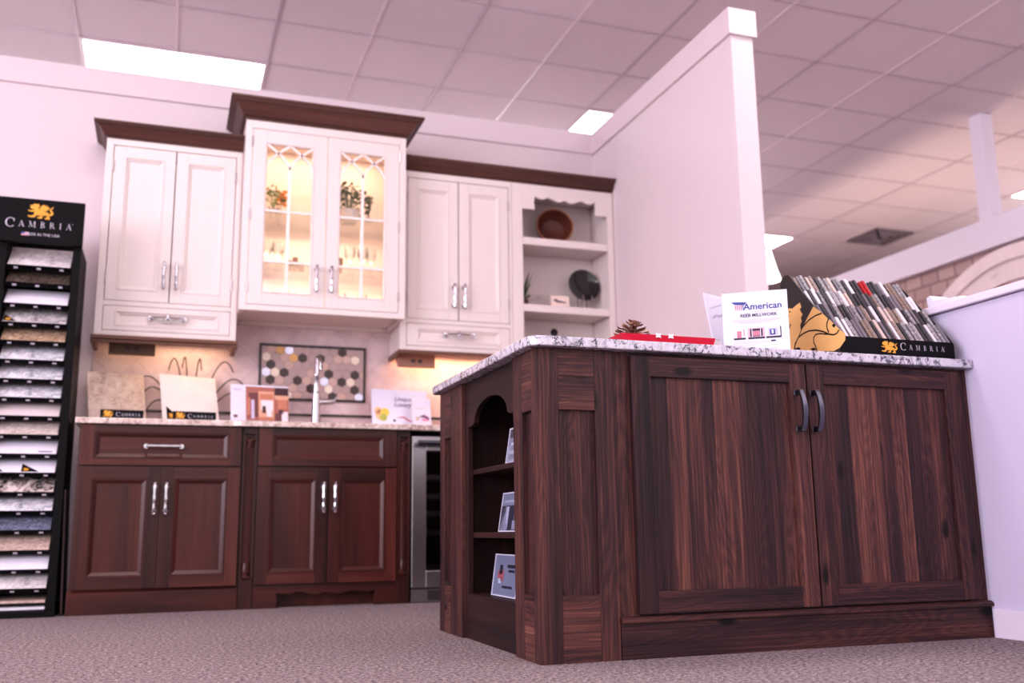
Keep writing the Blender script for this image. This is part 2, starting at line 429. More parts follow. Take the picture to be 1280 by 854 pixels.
# ------------------------------------------------------------------ setting
struct('floor', MB().box(-7, 18, -9, 14, -.08, 0, 0, 'x'), 'carpet')
struct('ceiling', MB().box(-7, 18, -9, 14, ZC+.004, ZC+.1), 'ceil')
gm = MB()
for i in range(-12, 28):
    x = GX+T*i; gm.box(x-.009, x+.009, -9, 14, ZC-.001, ZC+.012, 0 if i % 2 == 0 else 1)
for j in range(-16, 22):
    y = GY+T*j; gm.box(-7, 18, y-.007, y+.007, ZC-.0005, ZC+.012, 0)
struct('trim_1', gm, ['grid', 'gridl'])
struct('wall_back', MB().box(-5.5, PX+.14, YW, YW+.12, 0, 2.83), 'wall')
struct('trim_2', MB().box(-5.52, PX-.016, YW-.018, YW+.138, 2.81, 2.955), 'wallcap', bevel=.003)
struct('wall_right', MB().box(PX, PX+.128, PY, YW, 0, 2.83), 'wall')
struct('trim_3', MB().box(PX-.018, PX+.146, PY-.018, YW+.138, 2.806, 2.95), 'wallcap', bevel=.003)
struct('wall_half', MB().box(PX, PX+.12, -4.2, PY, 0, 1.10), 'half')
hc = MB().box(PX-.02, PX+.14, -4.2, PY-.001, 1.103, 1.131)
struct('trim_4', hc, 'trim', bevel=.004)
struct('baseboard_right', MB().prism([(-4.2, 0), (IY-.016, 0), (IY-.016, .092), (-4.2, .092)], 'yz', PX-.013, PX), 'trim', bevel=.003)
# room behind: block wall with header band, post, far walls
struct('wall_side', MB().box(6.43, 6.53, -4, 9, 0, 2.5), 'block')
struct('trim_5', MB().box(6.37, 6.56, -4, 9, 2.475, 2.715), 'trim', bevel=.004)
struct('trim_6', MB().box(6.375, 6.495, .57, .69, 2.715, ZC), 'trim', bevel=.003)
struct('wall_far', MB().box(-7, 18, 13, 13.1, 0, ZC), 'wall')
struct('wall_east', MB().box(17, 17.1, -9, 13, 0, ZC), 'wall')
# backsplash tile + pencil liner
struct('wall_backsplash', MB().box(-.005, PX-.002, YW-.008, YW+.001, CT-.02, 1.6), 'splash')
struct('trim_7', MB().box(-.005, PX-.002, YW-.018, YW-.006, 1.012, 1.024, 0, 'x'), 'liner')
struct('baseboard_back', MB().box(-5.5, -.5, YW-.013, YW, 0, .095), 'trim')

# ------------------------------------------------------------------ ceiling fittings
def ceiling_light(i, j, label):
    x0, x1, y0, y1 = GX+T*i, GX+T*(i+2), GY+T*j, GY+T*(j+1)
    r = thing('ceiling_light', label, 'ceiling light', ((x0+x1)/2, (y0+y1)/2, ZC), 'recessed panel lights in the ceiling')
    f = MB()
    f.box(x0, x1, y0, y0+.025, ZC-.006, ZC+.02); f.box(x0, x1, y1-.025, y1, ZC-.006, ZC+.02)
    f.box(x0, x0+.025, y0+.025, y1-.025, ZC-.006, ZC+.02); f.box(x1-.025, x1, y0+.025, y1-.025, ZC-.006, ZC+.02)
    f.build('light_frame', 'gridl', r)
    MB().box(x0+.025, x1-.025, y0+.025, y1-.025, ZC-.004, ZC+.015).build('diffuser', 'bulb', r)
ceiling_light(-2, 1, 'large bright ceiling panel above the left white cabinet')
ceiling_light(4, 1, 'bright ceiling panel cut off by the corner of the wall and partition')
ceiling_light(8, 5, 'bright ceiling panel just right of the partition end, above the hanging lamp')
ceiling_light(12, 1, 'bright ceiling panel at the right edge, beyond the white post')
r = thing('ceiling_vent', 'square grey air vent in the ceiling on the right', 'vent', (GX+T*11.5, GY+T*4.5, ZC))
x0, y0 = GX+T*11, GY+T*4
vm = MB()
for k in range(1, 5):
    d = .30-k*.055
    for (a, b, c, e) in ((-d, d, -d, -d+.02), (-d, d, d-.02, d), (-d, -d+.02, -d, d), (d-.02, d, -d, d)):
        vm.box(x0+.305+a, x0+.305+b, y0+.305+c, y0+.305+e, ZC-.012-k*.004, ZC-.004, 0)
vm.build('louvre', 'ventm', r)
MB().box(x0+.05, x0+.56, y0+.05, y0+.56, ZC-.008, ZC+.012).build('vent_box', 'ventd', r)

# ------------------------------------------------------------------ generic cabinet pieces
def frame_door(parent, name, x0, x1, z0, z1, yf, wm, fw, panel='flat', th=.02, staves=0, pm=None, fwt=None, label=None):
    """front facing -y at y=yf: stiles, rails and sticking in one mesh; the panel is its child"""
    fwt = fwt or fw
    d = MB()
    d.box(x0, x0+fw, yf, yf+th, z0, z1, 0, 'z'); d.box(x1-fw, x1, yf, yf+th, z0, z1, 0, 'z')
    d.box(x0+fw, x1-fw, yf, yf+th, z0, z0+fwt, 0, 'x'); d.box(x0+fw, x1-fw, yf, yf+th, z1-fwt, z1, 0, 'x')
    a0, a1, b0, b1 = x0+fw, x1-fw, z0+fwt, z1-fwt
    if panel == 'shaker':
        dep, ins = .011, 0
    elif panel == 'raised':
        d.ring(a0, a1, b0, b1, [(-.001, -.0012), (.003, -.0012), (.005, .003), (.009, .003), (.024, .0115), (.027, .013)], yf); ins = .026; dep = .012
    else:
        d.ring(a0, a1, b0, b1, [(-.004, -.001), (0, -.003), (.005, -.002), (.009, .004), (.013, .004), (.021, .0105), (.022, .013)], yf); ins = .021; dep = .0115
    do = d.build(name, wm, parent, bevel=.0012)
    if label: do['label'] = label
    p = MB(); w = a1-a0-2*ins
    if staves:
        ws = [random.uniform(.6, 1.4) for _ in range(staves)]; tot = sum(ws); x = a0
        for k in ws:
            xe = x+w*k/tot; p.box(x, xe, yf+dep, yf+th-.001, b0, b1, 0, 'z'); x = xe
    else:
        p.box(a0+ins, a1-ins, yf+dep, yf+th-.001, b0+ins, b1-ins, 0, 'z' if (b1-b0) > (a1-a0)*.6 else 'x', tone=.5)
    p.build('door_panel' if 'door' in name else 'drawer_panel', pm or wm, do)
    return do

def bar_handle(parent, x, z0, z1, yf, m='chrome', out=.03):
    b = MB(); n = 14; path = []; rs = []
    for k in range(n+1):
        t = k/n; z = z0+(z1-z0)*t
        path.append((x, yf-out-.004*math.sin(PI*t), z)); rs.append(.0062+.0022*abs(math.sin(PI*3*t)))
    b.tube(path, rs, 10)
    for z in (z0+.016, z1-.016):
        b.tube([(x, yf-out, z), (x, yf-.004, z)], .0055, 8)
        b.lathe([(0, -.006), (.010, -.006), (.011, 0)], (x, yf, z), 12, axis='y')
    for z in (z0, (z0+z1)/2, z1): b.lathe([(0, -.006), (.0075, -.004), (.009, 0), (.0075, .004), (0, .006)], (x, yf-out-(.004 if z == (z0+z1)/2 else 0), z), 12)
    return b.build('handle', m, parent)
def hbar_handle(parent, x0, x1, z, yf, m='chrome', out=.03, bail=False):
    b = MB(); n = 16; path = []; rs = []
    for k in range(n+1):
        t = k/n
        path.append((x0+(x1-x0)*t, yf-out-(.012*math.sin(PI*t) if bail else .003), z-(.026*math.sin(PI*t) if bail else 0)))
        rs.append(.0048 if bail else .0065+.002*abs(math.sin(PI*3*t)))
    b.tube(path, rs, 10)
    for x in (x0, x1):
        b.tube([(x, yf-out, z), (x, yf-.003, z)], .006, 8); b.lathe([(0, -.007), (.012, -.006), (.013, 0)], (x, yf, z), 12, axis='y')
    if bail:
        b.tube([(x0, yf-out*.8, z), (x0+.35*(x1-x0), yf-out*.6, z+.004), (x0+.65*(x1-x0), yf-out*.6, z+.004), (x1, yf-out*.8, z)], .005, 8)
        b.lathe([(0, -.012), (.016, -.008), (.012, 0)], ((x0+x1)/2, yf-.012, z+.003), 12, axis='y')
    return b.build('handle', m, parent)
def hinges(parent, x, zs, yf):
    for z in zs: MB().tube([(x, yf-.003, z-.03), (x, yf-.003, z+.03)], .0042, 8).build('hinge', 'steel', parent)

def crown(parent, segs, z0, z1, p, name='crown_molding', lab=None):
    """segs: plan polyline of the cabinet top edge; profile swept with mitred corners, p = projection"""
    prof = [(0, 0), (.006, 0), (.008, .12), (.22, .2), (.40, .42), (.62, .70), (.86, .80), (.88, .86), (1, .88), (1, 1), (.0, 1)]
    n = len(segs); outs = []
    for i, q in enumerate(segs):
        nn = []
        for a, b in ((i-1, i), (i, i+1)):
            if 0 <= a and b < n:
                d = Vector((segs[b][0]-segs[a][0], segs[b][1]-segs[a][1])).normalized(); nn.append(Vector((d.y, -d.x)))
        if len(nn) == 1: v = nn[0]
        else:
            v = (nn[0]+nn[1]); v = v/ v.dot(nn[0])
        outs.append(v)
    m = MB()
    for i in range(n-1):
        pts = []
        for e in (i, i+1):
            for a, h in prof:
                pts.append((segs[e][0]+outs[e].x*a*p, segs[e][1]+outs[e].y*a*p, z0+(z1-z0)*h))
        k = len(prof)
        fs = [(j, (j+1) % k, k+(j+1) % k, k+j) for j in range(k)]+[list(range(k))[::-1], list(range(k, 2*k))]
        ax = 'x' if abs(segs[i+1][0]-segs[i][0]) > abs(segs[i+1][1]-segs[i][1]) else 'y'
        m.add(pts, fs, 0, ax, tone=.5)
    return m.build(name, 'crown', parent, label=lab)

def upper(name, label, x0, x1, xm, ld, rd, dz=(1.402, 1.53), z0=1.373, z1=2.447, rail=True, side=False):
    r = thing(name, label, 'cabinet', ((x0+x1)/2, YW-.01, z0))
    c = MB()
    c.box(x0, x0+.018, YU+.02, YW-.009, z0, z1); c.box(x1-.018, x1, YU+.02, YW-.009, z0, z1)
    c.box(x0+.018, x1-.018, YU+.02, YW-.009, z0+.028, z0+.045, 0, 'x'); c.box(x0+.018, x1-.018, YU+.02, YW-.009, z1-.018, z1, 0, 'x')
    c.box(x0+.018, x1-.018, YW-.018, YW-.009, z0+.03, z1)
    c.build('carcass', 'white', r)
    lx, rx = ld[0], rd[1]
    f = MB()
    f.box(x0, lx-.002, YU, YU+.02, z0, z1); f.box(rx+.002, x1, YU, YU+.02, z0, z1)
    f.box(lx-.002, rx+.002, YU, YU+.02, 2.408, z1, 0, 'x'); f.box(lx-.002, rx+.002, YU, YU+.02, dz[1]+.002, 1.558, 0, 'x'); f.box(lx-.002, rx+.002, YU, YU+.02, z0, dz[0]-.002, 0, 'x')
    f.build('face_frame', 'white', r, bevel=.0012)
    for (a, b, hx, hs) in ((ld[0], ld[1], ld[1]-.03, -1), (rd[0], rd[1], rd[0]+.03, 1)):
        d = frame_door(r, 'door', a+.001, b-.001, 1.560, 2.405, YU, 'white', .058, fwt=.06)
        bar_handle(d, hx, 1.63, 1.772, YU)
        hinges(d, a+.0 if hs < 0 else b, (1.68, 2.29), YU)
    d = frame_door(r, 'drawer', lx, rx, dz[0], dz[1], YU, 'white', .06, fwt=.026)
    hx = (lx+rx)/2
    hbar_handle(d, hx-.085, hx+.085, 1.473, YU, bail=True)
    return r

# left and right white uppers
ul = upper('upper_cabinet', 'white two-door upper cabinet with one drawer, left of the glass-door cabinet', .008, .7105, .362, (.047, .361), (.364, .676))
crown(ul, [(.008, YW-.01), (.008, YU), (.7105, YU)], 2.442, 2.521, .066)
lr = MB()
lr.box(-.006, .722, YU-.014, YU+.012, 1.352, 1.373, 0, 'x'); lr.box(-.006, .722, YU-.006, YU+.008, 1.335, 1.352, 0, 'x')
lr.box(-.006, .016, YU+.012, YW-.02, 1.335, 1.373, 0, 'y'); lr.box(.70, .722, YU+.012, YW-.02, 1.335, 1.373, 0, 'y')
lr.build('light_rail', 'rail', ul, bevel=.003, label='brown wooden light rail')
ur = upper('upper_cabinet', 'white two-door upper cabinet with one drawer, between the glass-door cabinet and the open shelves', 1.6075, 2.29, 1.955, (1.648, 1.954), (1.957, 2.269))
lr = MB()
lr.box(1.598, 2.290, YU-.012, YU+.012, 1.352, 1.373, 0, 'x'); lr.box(1.598, 1.62, YU+.012, YW-.02, 1.345, 1.373, 0, 'y')
lr.build('light_rail', 'rail', ur, bevel=.003, label='brown wooden light rail')
cr = thing('crown_molding', 'dark brown crown molding running over the right cabinet and open shelves', 'molding', (2.3, YU, 2.446))
crown(cr, [(1.6075, YU), (PX-.004, YU)], 2.446, 2.521, .066, 'molding_run')

# centre glass cabinet
gc = thing('glass_cabinet', 'tall white glass-door cabinet lit inside, with dark crown, over the faucet', 'cabinet', (1.158, YW-.01, 1.522))
X0, X1, Z0, Z1 = .7125, 1.6045, 1.522, 2.592
c = MB()
c.box(X0, X0+.02, YC+.02, YW-.009, Z0, Z1); c.box(X1-.02, X1, YC+.02, YW-.009, Z0, Z1)
c.box(X0+.02, X1-.02, YC+.02, YW-.009, Z0+.02, Z0+.04); c.box(X0+.02, X1-.02, YC+.02, YW-.009, Z1-.02, Z1)
c.box(X0+.02, X1-.02, YC+.02, YC+.035, Z0, Z0+.02); c.box(X0+.02, X1-.02, YW-.035, YW-.009, Z0, Z0+.02)
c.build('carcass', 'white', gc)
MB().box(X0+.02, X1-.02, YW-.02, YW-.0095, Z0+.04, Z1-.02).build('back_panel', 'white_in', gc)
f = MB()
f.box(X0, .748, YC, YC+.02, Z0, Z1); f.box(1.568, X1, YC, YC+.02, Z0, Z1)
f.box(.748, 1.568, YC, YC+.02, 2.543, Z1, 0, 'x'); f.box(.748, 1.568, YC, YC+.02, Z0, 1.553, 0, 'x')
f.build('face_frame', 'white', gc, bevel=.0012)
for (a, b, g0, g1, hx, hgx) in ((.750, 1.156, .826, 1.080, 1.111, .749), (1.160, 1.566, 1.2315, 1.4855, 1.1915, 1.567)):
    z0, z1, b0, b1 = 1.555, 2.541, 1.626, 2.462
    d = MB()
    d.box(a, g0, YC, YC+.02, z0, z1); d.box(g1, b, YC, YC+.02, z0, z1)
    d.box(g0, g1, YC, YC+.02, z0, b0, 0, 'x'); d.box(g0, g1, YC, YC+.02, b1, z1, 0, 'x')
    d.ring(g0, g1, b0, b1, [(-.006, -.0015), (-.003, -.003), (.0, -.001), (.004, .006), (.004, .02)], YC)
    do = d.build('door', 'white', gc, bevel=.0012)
    m = MB(); xc = (g0+g1)/2; hw = (g1-g0)/2; zs = 2.325
    m.box(xc-.0075, xc+.0075, YC+.002, YC+.016, b0, zs+.003)
    for z in (1.797, 2.081): m.box(g0, g1, YC+.003, YC+.015, z-.006, z+.006)
    for sx, sg in ((g0, 1), (xc, -1), (xc, 1), (g1, -1)):
        pts = [(sx+sg*hw*(k/10)**1.55, zs+(b1-zs)*(k/10)) for k in range(11)]
        m.strip(pts, .012, 'xz', YC+.002, YC+.015)
    m.build('muntin', 'muntin', do)
    MB().box(g0, g1, YC+.016, YC+.019, b0, b1).build('glass_pane', 'glass', do)
    bar_handle(do, hx, 1.64, 1.783, YC)
    hinges(do, hgx, (1.645, 2.05, 2.466), YC)
for z in (1.797, 2.081): MB().box(X0+.022, X1-.022, YC+.05, YW-.022, z-.004, z+.004).build('glass_shelf', 'glass', gc)
crown(gc, [(X0, YW-.01), (X0, YC), (X1, YC), (X1, YW-.01)], 2.588, 2.694, .088)

# ------------------------------------------------------------------ things inside the glass cabinet
def goblet(x, y, z, h=.13, r=.035, label='', m='glass'):
    o = MB().lathe([(r*.8, 0), (r*.8, .004), (.006, .01), (.005, h*.42), (r*.6, h*.5), (r, h*.72), (r*.9, h), (r*.85, h), (r*.92, h*.72), (0, h*.52)], (x, y, z), 18, close=False).build('goblet', m, loc=(x, y, z))
    return tag(o, label, 'glass', 'drinking glasses in the lit cabinet')
S1, S2, S0 = 1.801, 2.085, 1.562
def leafy(name, x, y, z, n, h, spread, mats, pot=None, potm='pot', label='', cat='plant', leaf=.03, up=.35):
    r = thing(name, label, cat, (x, y, z))
    top = z
    if pot:
        pr, ph = pot
        MB().lathe([(pr*.7, 0), (pr, ph*.9), (pr*1.05, ph), (pr*.9, ph), (pr*.85, ph*.85), (0, ph*.85)], (x, y, z), 18, close=False).build('pot', potm, r); top = z+ph*.85
    m = MB(); st = MB()
    for k in range(n):
        a = random.uniform(0, 2*PI); e = random.uniform(up, 1.45); L = h*random.uniform(.5, 1)
        tip = Vector((x+math.cos(a)*math.cos(e)*spread, y+math.sin(a)*math.cos(e)*spread*.7, top+math.sin(e)*L))
        base = Vector((x, y, top))
        if k % 4 == 0: st.tube([base, (base+tip)/2+Vector((0, 0, .01)), tip], .0016, 5)
        w = Vector((random.uniform(-1, 1), random.uniform(-1, 1), random.uniform(-.3, .6))).normalized()
        s = w.cross(Vector((random.uniform(-1, 1), random.uniform(-1, 1), random.uniform(-1, 1)))).normalized()
        l = leaf*random.uniform(.6, 1.2)
        m.add([tip-w*l*.5, tip+s*l*.28, tip+w*l*.5, tip-s*l*.28], [(0, 1, 2, 3)], random.randrange(len(mats)))
    if st.v: st.build('stem', mats[0], r)
    m.build('foliage', mats, r)
    return r
leafy('potted_plant', .888, .30, S2, 60, .15, .07, ['leafy', 'leaf'], (.032, .06), 'glass', 'small yellow-green plant on the top shelf behind the left glass door', up=.5)
r = thing('orange_flower', 'orange flower spray behind the top of the left glass door', 'flower', (.935, .42, S2))
MB().tube([(.935, .42, S2+.001), (.936, .42, S2+.08), (.94, .41, S2+.17)], .003, 6).build('stem', 'leafy', r)
m = MB()
for k in range(14):
    a = k*2.4; m.lathe([(0, 0), (.013, .006), (.016, .014), (0, .02)], (.937+.022*math.cos(a), .41+.02*math.sin(a), S2+.11+.006*k), 8)
m.build('petals', 'orange', r)
MB().lathe([(0, 0), (.02, 0), (.022, .035), (.016, .04), (0, .04)], (.935, .42, S2), 14).build('vase', 'pot', r)
leafy('potted_plant', 1.305, .28, S2, 190, .19, .125, ['leaf', 'leafd', 'leafd'], (.06, .075), 'pot', 'bushy dark green plant in a white pot behind the right glass door', leaf=.036, up=.1)
leafy('trailing_sprig', 1.41, .25, S2, 26, .19, .05, ['leafd', 'leaf'], (.014, .04), 'glass', 'slim green sprig beside the bushy plant in the lit cabinet', up=.7)
# middle shelf
o = MB().lathe([(0, 0), (.05, .004), (.075, .02), (.078, .024), (.05, .012), (0, .01)], (.885, .47, S1+.078), 26, axis='y').build('white_plate', 'pot', loc=(.885, .47, S1)); tag(o, 'white plate standing on the middle shelf behind the left glass door', 'plate')
for k, (x, y) in enumerate(((.862, .34), (.925, .36))): goblet(x, y, S1, .16, .036, ['clear goblet at the far left of the lit middle shelf', 'clear goblet beside the mullion of the left glass door, middle shelf'][k])
for k, (x, hh) in enumerate(((.985, .055), (1.018, .075), (1.052, .05))):
    o = MB().lathe([(0, 0), (.014, 0), (.02, hh*.4), (.014, hh*.85), (.016, hh), (0, hh)], (x, .33, S1), 14).build('brown_jar', 'brownc', loc=(x, .33, S1))
    tag(o, ['brown jar, left of three on the middle shelf of the lit cabinet', 'tall brown jar, middle of three in the lit cabinet', 'brown jar, right of three beside the left glass door stile'][k], 'jar', 'small brown jars in the lit cabinet')
o = MB().lathe([(0, 0), (.024, 0), (.028, .08), (.025, .08), (.021, .006), (0, .006)], (1.252, .30, S1), 18, close=False).build('brown_cup', 'brownc', loc=(1.252, .30, S1)); tag(o, 'brown cup at the left edge of the right glass door, middle shelf', 'cup')
for k, (x, y) in enumerate(((1.33, .36), (1.40, .34), (1.45, .36))): goblet(x, y, S1, .17, .034, ['clear goblet left of the mullion on the right middle shelf', 'clear goblet just right of the mullion on the right middle shelf', 'clear goblet at the right end of the right middle shelf'][k])
for k, x in enumerate((.862, .918, 1.01)): goblet(x, .34, S0+.0, .12, .032, ['short clear glass at the far left bottom of the lit cabinet', 'short clear glass, second from the left at the bottom of the lit cabinet', 'short clear glass, third from the left at the bottom of the lit cabinet'][k])
for k, x in enumerate((1.28, 1.40)): goblet(x, .34, S0, .13, .032, ['short clear glass at the bottom left behind the right glass door', 'short clear glass at the bottom right behind the right glass door'][k])

def scallop(t):
    K = [(0, .012), (.1, .006), (.21, .016), (.39, 0), (.5, .010), (.6, 0), (.79, .016), (.92, .006), (1.001, .012)]
    for (a, p), (b, q) in zip(K[:-1], K[1:]):
        if a <= t <= b:
            u = (t-a)/(b-a); return p+(q-p)*(1-math.cos(PI*u))/2
    return 0
# ------------------------------------------------------------------ open shelf unit
os_ = thing('open_shelf_unit', 'white open shelf cabinet with scalloped top, against the partition', 'shelf', (2.63, YW-.01, 1.373))
XL, XR = 2.2915, PX-.003
c = MB()
c.box(XL, XL+.02, YU+.02, YW-.009, 1.373, 2.446); c.box(2.936, 2.955, YU+.02, YW-.009, 1.373, 2.446)
c.box(XL+.02, 2.936, YW-.016, YW-.009, 1.373, 2.446); c.box(XL+.02, 2.936, YU+.02, YW-.016, 2.426, 2.446); c.box(XL+.02, 2.936, YU+.02, YW-.016, 1.39, 1.41)
c.build('carcass', 'white', os_)
f = MB()
f.box(XL, 2.361, YU, YU+.02, 1.373, 2.446); f.box(2.929, XR, YU, YU+.02, 1.373, 2.446); f.box(2.361, 2.929, YU, YU+.02, 1.373, 1.41, 0, 'x')
f.build('face_frame', 'white', os_, bevel=.0012)
v = [(2.361, 2.446), (2.361, 2.287), (2.440, 2.287), (2.442, 2.31), (2.437, 2.335), (2.446, 2.376)]
for k in range(49):
    t = k/48; x = 2.452+t*.386
    v.append((x, 2.350+1.25*scallop(t)))
v += [(2.846, 2.376), (2.853, 2.335), (2.848, 2.31), (2.850, 2.287), (2.929, 2.287), (2.929, 2.446)]
MB().prism(v, 'xz', YU, YU+.02, 0, 'x').build('valance', 'white', os_)
for z0, z1 in ((2.062, 2.109), (1.646, 1.691)):
    MB().box(2.312, 2.935, YU+.022, YW-.017, z0+.01, z1, 0, 'x').box(2.3612, 2.9288, YU+.004, YU+.022, z0, z1, 0, 'x').build('shelf', 'white', os_, bevel=.0015)
MB().box(2.2905, PX-.004, YU-.012, YU+.012, 1.352, 1.373, 0, 'x').build('light_rail', 'rail', os_, bevel=.003, label='brown wooden light rail')
# on the shelves
zt = 2.109
b = MB(Matrix.Translation((2.625, .42, zt+.002)) @ Matrix.Rotation(math.radians(-10), 4, 'Z') @ Matrix.Rotation(math.radians(82), 4, 'X') @ Matrix.Scale(1.06, 4))
pr = []
out = [(.045, -.055), (.075, -.04), (.102, 0), (.112, .04)]; inn = [(.104, .04), (.095, .004), (.068, -.03), (0, -.042)]
b.lathe(out, (0, .112, 0), 30, 0, close=False); b.lathe([(.112, .04), (.108, .045), (.104, .04)], (0, .112, 0), 30, 1, close=False); b.lathe(inn, (0, .112, 0), 30, 0, close=False); b.lathe([(0, -.055), (.045, -.055)], (0, .112, 0), 30, 0, close=False)
bo = b.build('wooden_bowl', ['bowl', 'bowlrim'], loc=(2.625, .42, zt)); tag(bo, 'brown turned bowl tipped on its side on the top open shelf', 'bowl')
zt = 1.692
r = thing('spiky_plant', 'small spiky green plant at the left of the open middle shelf', 'plant', (2.405, .41, zt))
MB().lathe([(0, 0), (.026, 0), (.034, .05), (.03, .05), (0, .045)], (2.405, .41, zt), 16).build('pot', 'bowl', r)
m = MB()
for k in range(26):
    a = k*2.39; e = random.uniform(.15, 1.4); L = random.uniform(.17, .26); d = Vector((math.cos(a)*math.cos(e), math.sin(a)*math.cos(e)*.6, math.sin(e)))
    if d.x < -.25: d.x = -.25*random.random()
    p0 = Vector((2.405, .41, zt+.045)); s = d.cross(Vector((0, 0, 1))).normalized()*.007
    p1 = p0+d*L*.5+Vector((0, 0, .012)); p2 = p0+d*L-Vector((0, 0, .012*(1.4-e)))
    m.add([p0-s*.6, p0+s*.6, p1+s, p2, p1-s], [(0, 1, 2, 4), (4, 2, 3)], k % 2)
m.build('blades', ['leafd', 'leaf'], r)
r = thing('shelf_card', 'small pale card with a dark mark on the open middle shelf', 'card', (2.648, .40, zt))
MB(Matrix.Translation((2.648, .40, zt)) @ Matrix.Rotation(math.radians(-8), 4, 'X')).box(-.062, .062, -.002, .002, 0.0015, .096).build('card', 'card', r)
MB(Matrix.Translation((2.648, .40, zt)) @ Matrix.Rotation(math.radians(-8), 4, 'X')).flat([(-.045, .068), (-.03, .074), (-.012, .064), (.04, .056), (.04, .05), (-.02, .052)], 'xz', -.0022).build('dark_mark', 'darkink', r)
r = thing('black_plate', 'shiny black round plate on a small stand on the open middle shelf', 'plate', (2.82, .42, zt))
xf = Matrix.Translation((2.82, .42, zt+.178)) @ Matrix.Rotation(math.radians(-10), 4, 'X')
MB(xf).lathe([(0, .02), (.05, .018), (.09, .002), (.105, -.006), (.106, -.002), (.09, .008), (.05, .026), (0, .03)], (0, 0, 0), 40, axis='y').build('plate', 'discm', r)
m = MB()
for s in (-1, 1):
    x = 2.82+s*.03
    m.tube([(x, .37, zt+.10), (x, .365, zt+.078), (x, .40, zt+.062), (x, .395, zt+.02), (x, .385, zt+.004), (x, .44, zt+.004), (x, .47, zt+.15)], .004, 8)
m.tube([(2.79, .42, zt+.004), (2.85, .42, zt+.004)], .004, 8)
m.build('stand', 'chrome', r)
o = MB().lathe([(0, 0), (.05, 0), (.055, .06), (.02, .10), (.02, .14), (.026, .145), (.012, .165), (0, .168)], (2.61, .42, 1.411), 18).build('dark_jar', 'blackmetal', loc=(2.61, .42, 1.411)); tag(o, 'dark lidded jar just showing on the lowest open shelf above the island', 'jar')

# ------------------------------------------------------------------ base cabinets
def base(name, label, x0, x1, handles, drawer_handle):
    r = thing(name, label, 'cabinet', ((x0+x1)/2, 0, 0))
    return r
b1 = base('base_cabinet', 'dark cherry base cabinet with drawer and two doors, at the left end of the run', 0, .744, 1, 1)
c = MB()
c.box(0, .018, .02, YW-.01, .0, .884); c.box(.726, .744, .02, YW-.01, 0, .884); c.box(.018, .726, .04, YW-.02, .1, .118); c.box(.018, .726, .02, YW-.01, .866, .884); c.box(.018, .726, YW-.02, YW-.01, .118, .866)
c.build('carcass', 'cherry', b1)
f = MB()
f.box(0, .03, 0, .02, .11, .884); f.box(.714, .744, 0, .02, .11, .884); f.box(.03, .714, 0, .02, .86, .884, 0, 'x'); f.box(.03, .714, 0, .02, .67, .705, 0, 'x'); f.box(.03, .714, 0, .02, .11, .13, 0, 'x'); f.box(.36, .388, 0, .02, .13, .67)
f.build('face_frame', 'cherry', b1)
t = MB().box(-.008, .750, -.012, .018, 0, .098, 0, 'x').prism([(-.012, .098), (.018, .098), (.018, .112), (0, .112)], 'yz', -.008, .750, 0, 'x')
t.build('toe_board', 'cherry', b1, bevel=.002)
d = frame_door(b1, 'drawer', .008, .742, .689, .880, -.02, 'cherry', .058, 'raised', fwt=.03); hbar_handle(d, .300, .460, .781, -.02)
for (a, b, hx) in ((.008, .374, .350), (.376, .742, .402)):
    d = frame_door(b1, 'door', a, b, .115, .680, -.02, 'cherry', .058, 'raised', fwt=.052); bar_handle(d, hx, .458, .602, -.02)
b2 = base('sink_cabinet', 'dark cherry sink base with two doors and scalloped toe, left of the wine cooler', .745, 1.604, 1, 0)
c = MB()
c.box(.746, .764, .02, YW-.01, 0, .884); c.box(1.586, 1.604, .02, YW-.01, 0, .884); c.box(.764, 1.586, .04, YW-.02, .1, .118); c.box(.764, 1.586, .02, YW-.01, .866, .884); c.box(.764, 1.586, YW-.02, YW-.01, .118, .866); c.box(.83, 1.53, .09, .1, 0, .1)
c.build('carcass', 'cherry', b2)
f = MB()
f.box(.822, .85, 0, .02, .11, .884); f.box(1.51, 1.536, 0, .02, .11, .884); f.box(.85, 1.51, 0, .02, .86, .884, 0, 'x'); f.box(.85, 1.51, 0, .02, .675, .705, 0, 'x'); f.box(.85, 1.51, 0, .02, .11, .13, 0, 'x'); f.box(1.164, 1.194, 0, .02, .13, .675)
f.build('face_frame', 'cherry', b2)
v = [(.822, .112), (.822, 0), (.94, 0), (.94, .045), (.934, .07)]
for k in range(49):
    t_ = k/48; x = .944+t_*.476
    v.append((x, .058+1.1*scallop(t_)))
v += [(1.430, .07), (1.424, .045), (1.424, 0), (1.536, 0), (1.536, .112)]
MB().prism(v, 'xz', -.004, .018, 0, 'x').build('toe_valance', 'cherry', b2, bevel=.0015)
d = frame_door(b2, 'drawer', .828, 1.529, .693, .882, -.02, 'cherry', .064, 'raised', fwt=.032)
for (a, b, hx) in ((.827, 1.177, 1.151), (1.181, 1.530, 1.209)):
    d = frame_door(b2, 'door', a, b, .114, .684, -.02, 'cherry', .058, 'raised', fwt=.052); bar_handle(d, hx, .463, .606, -.02)
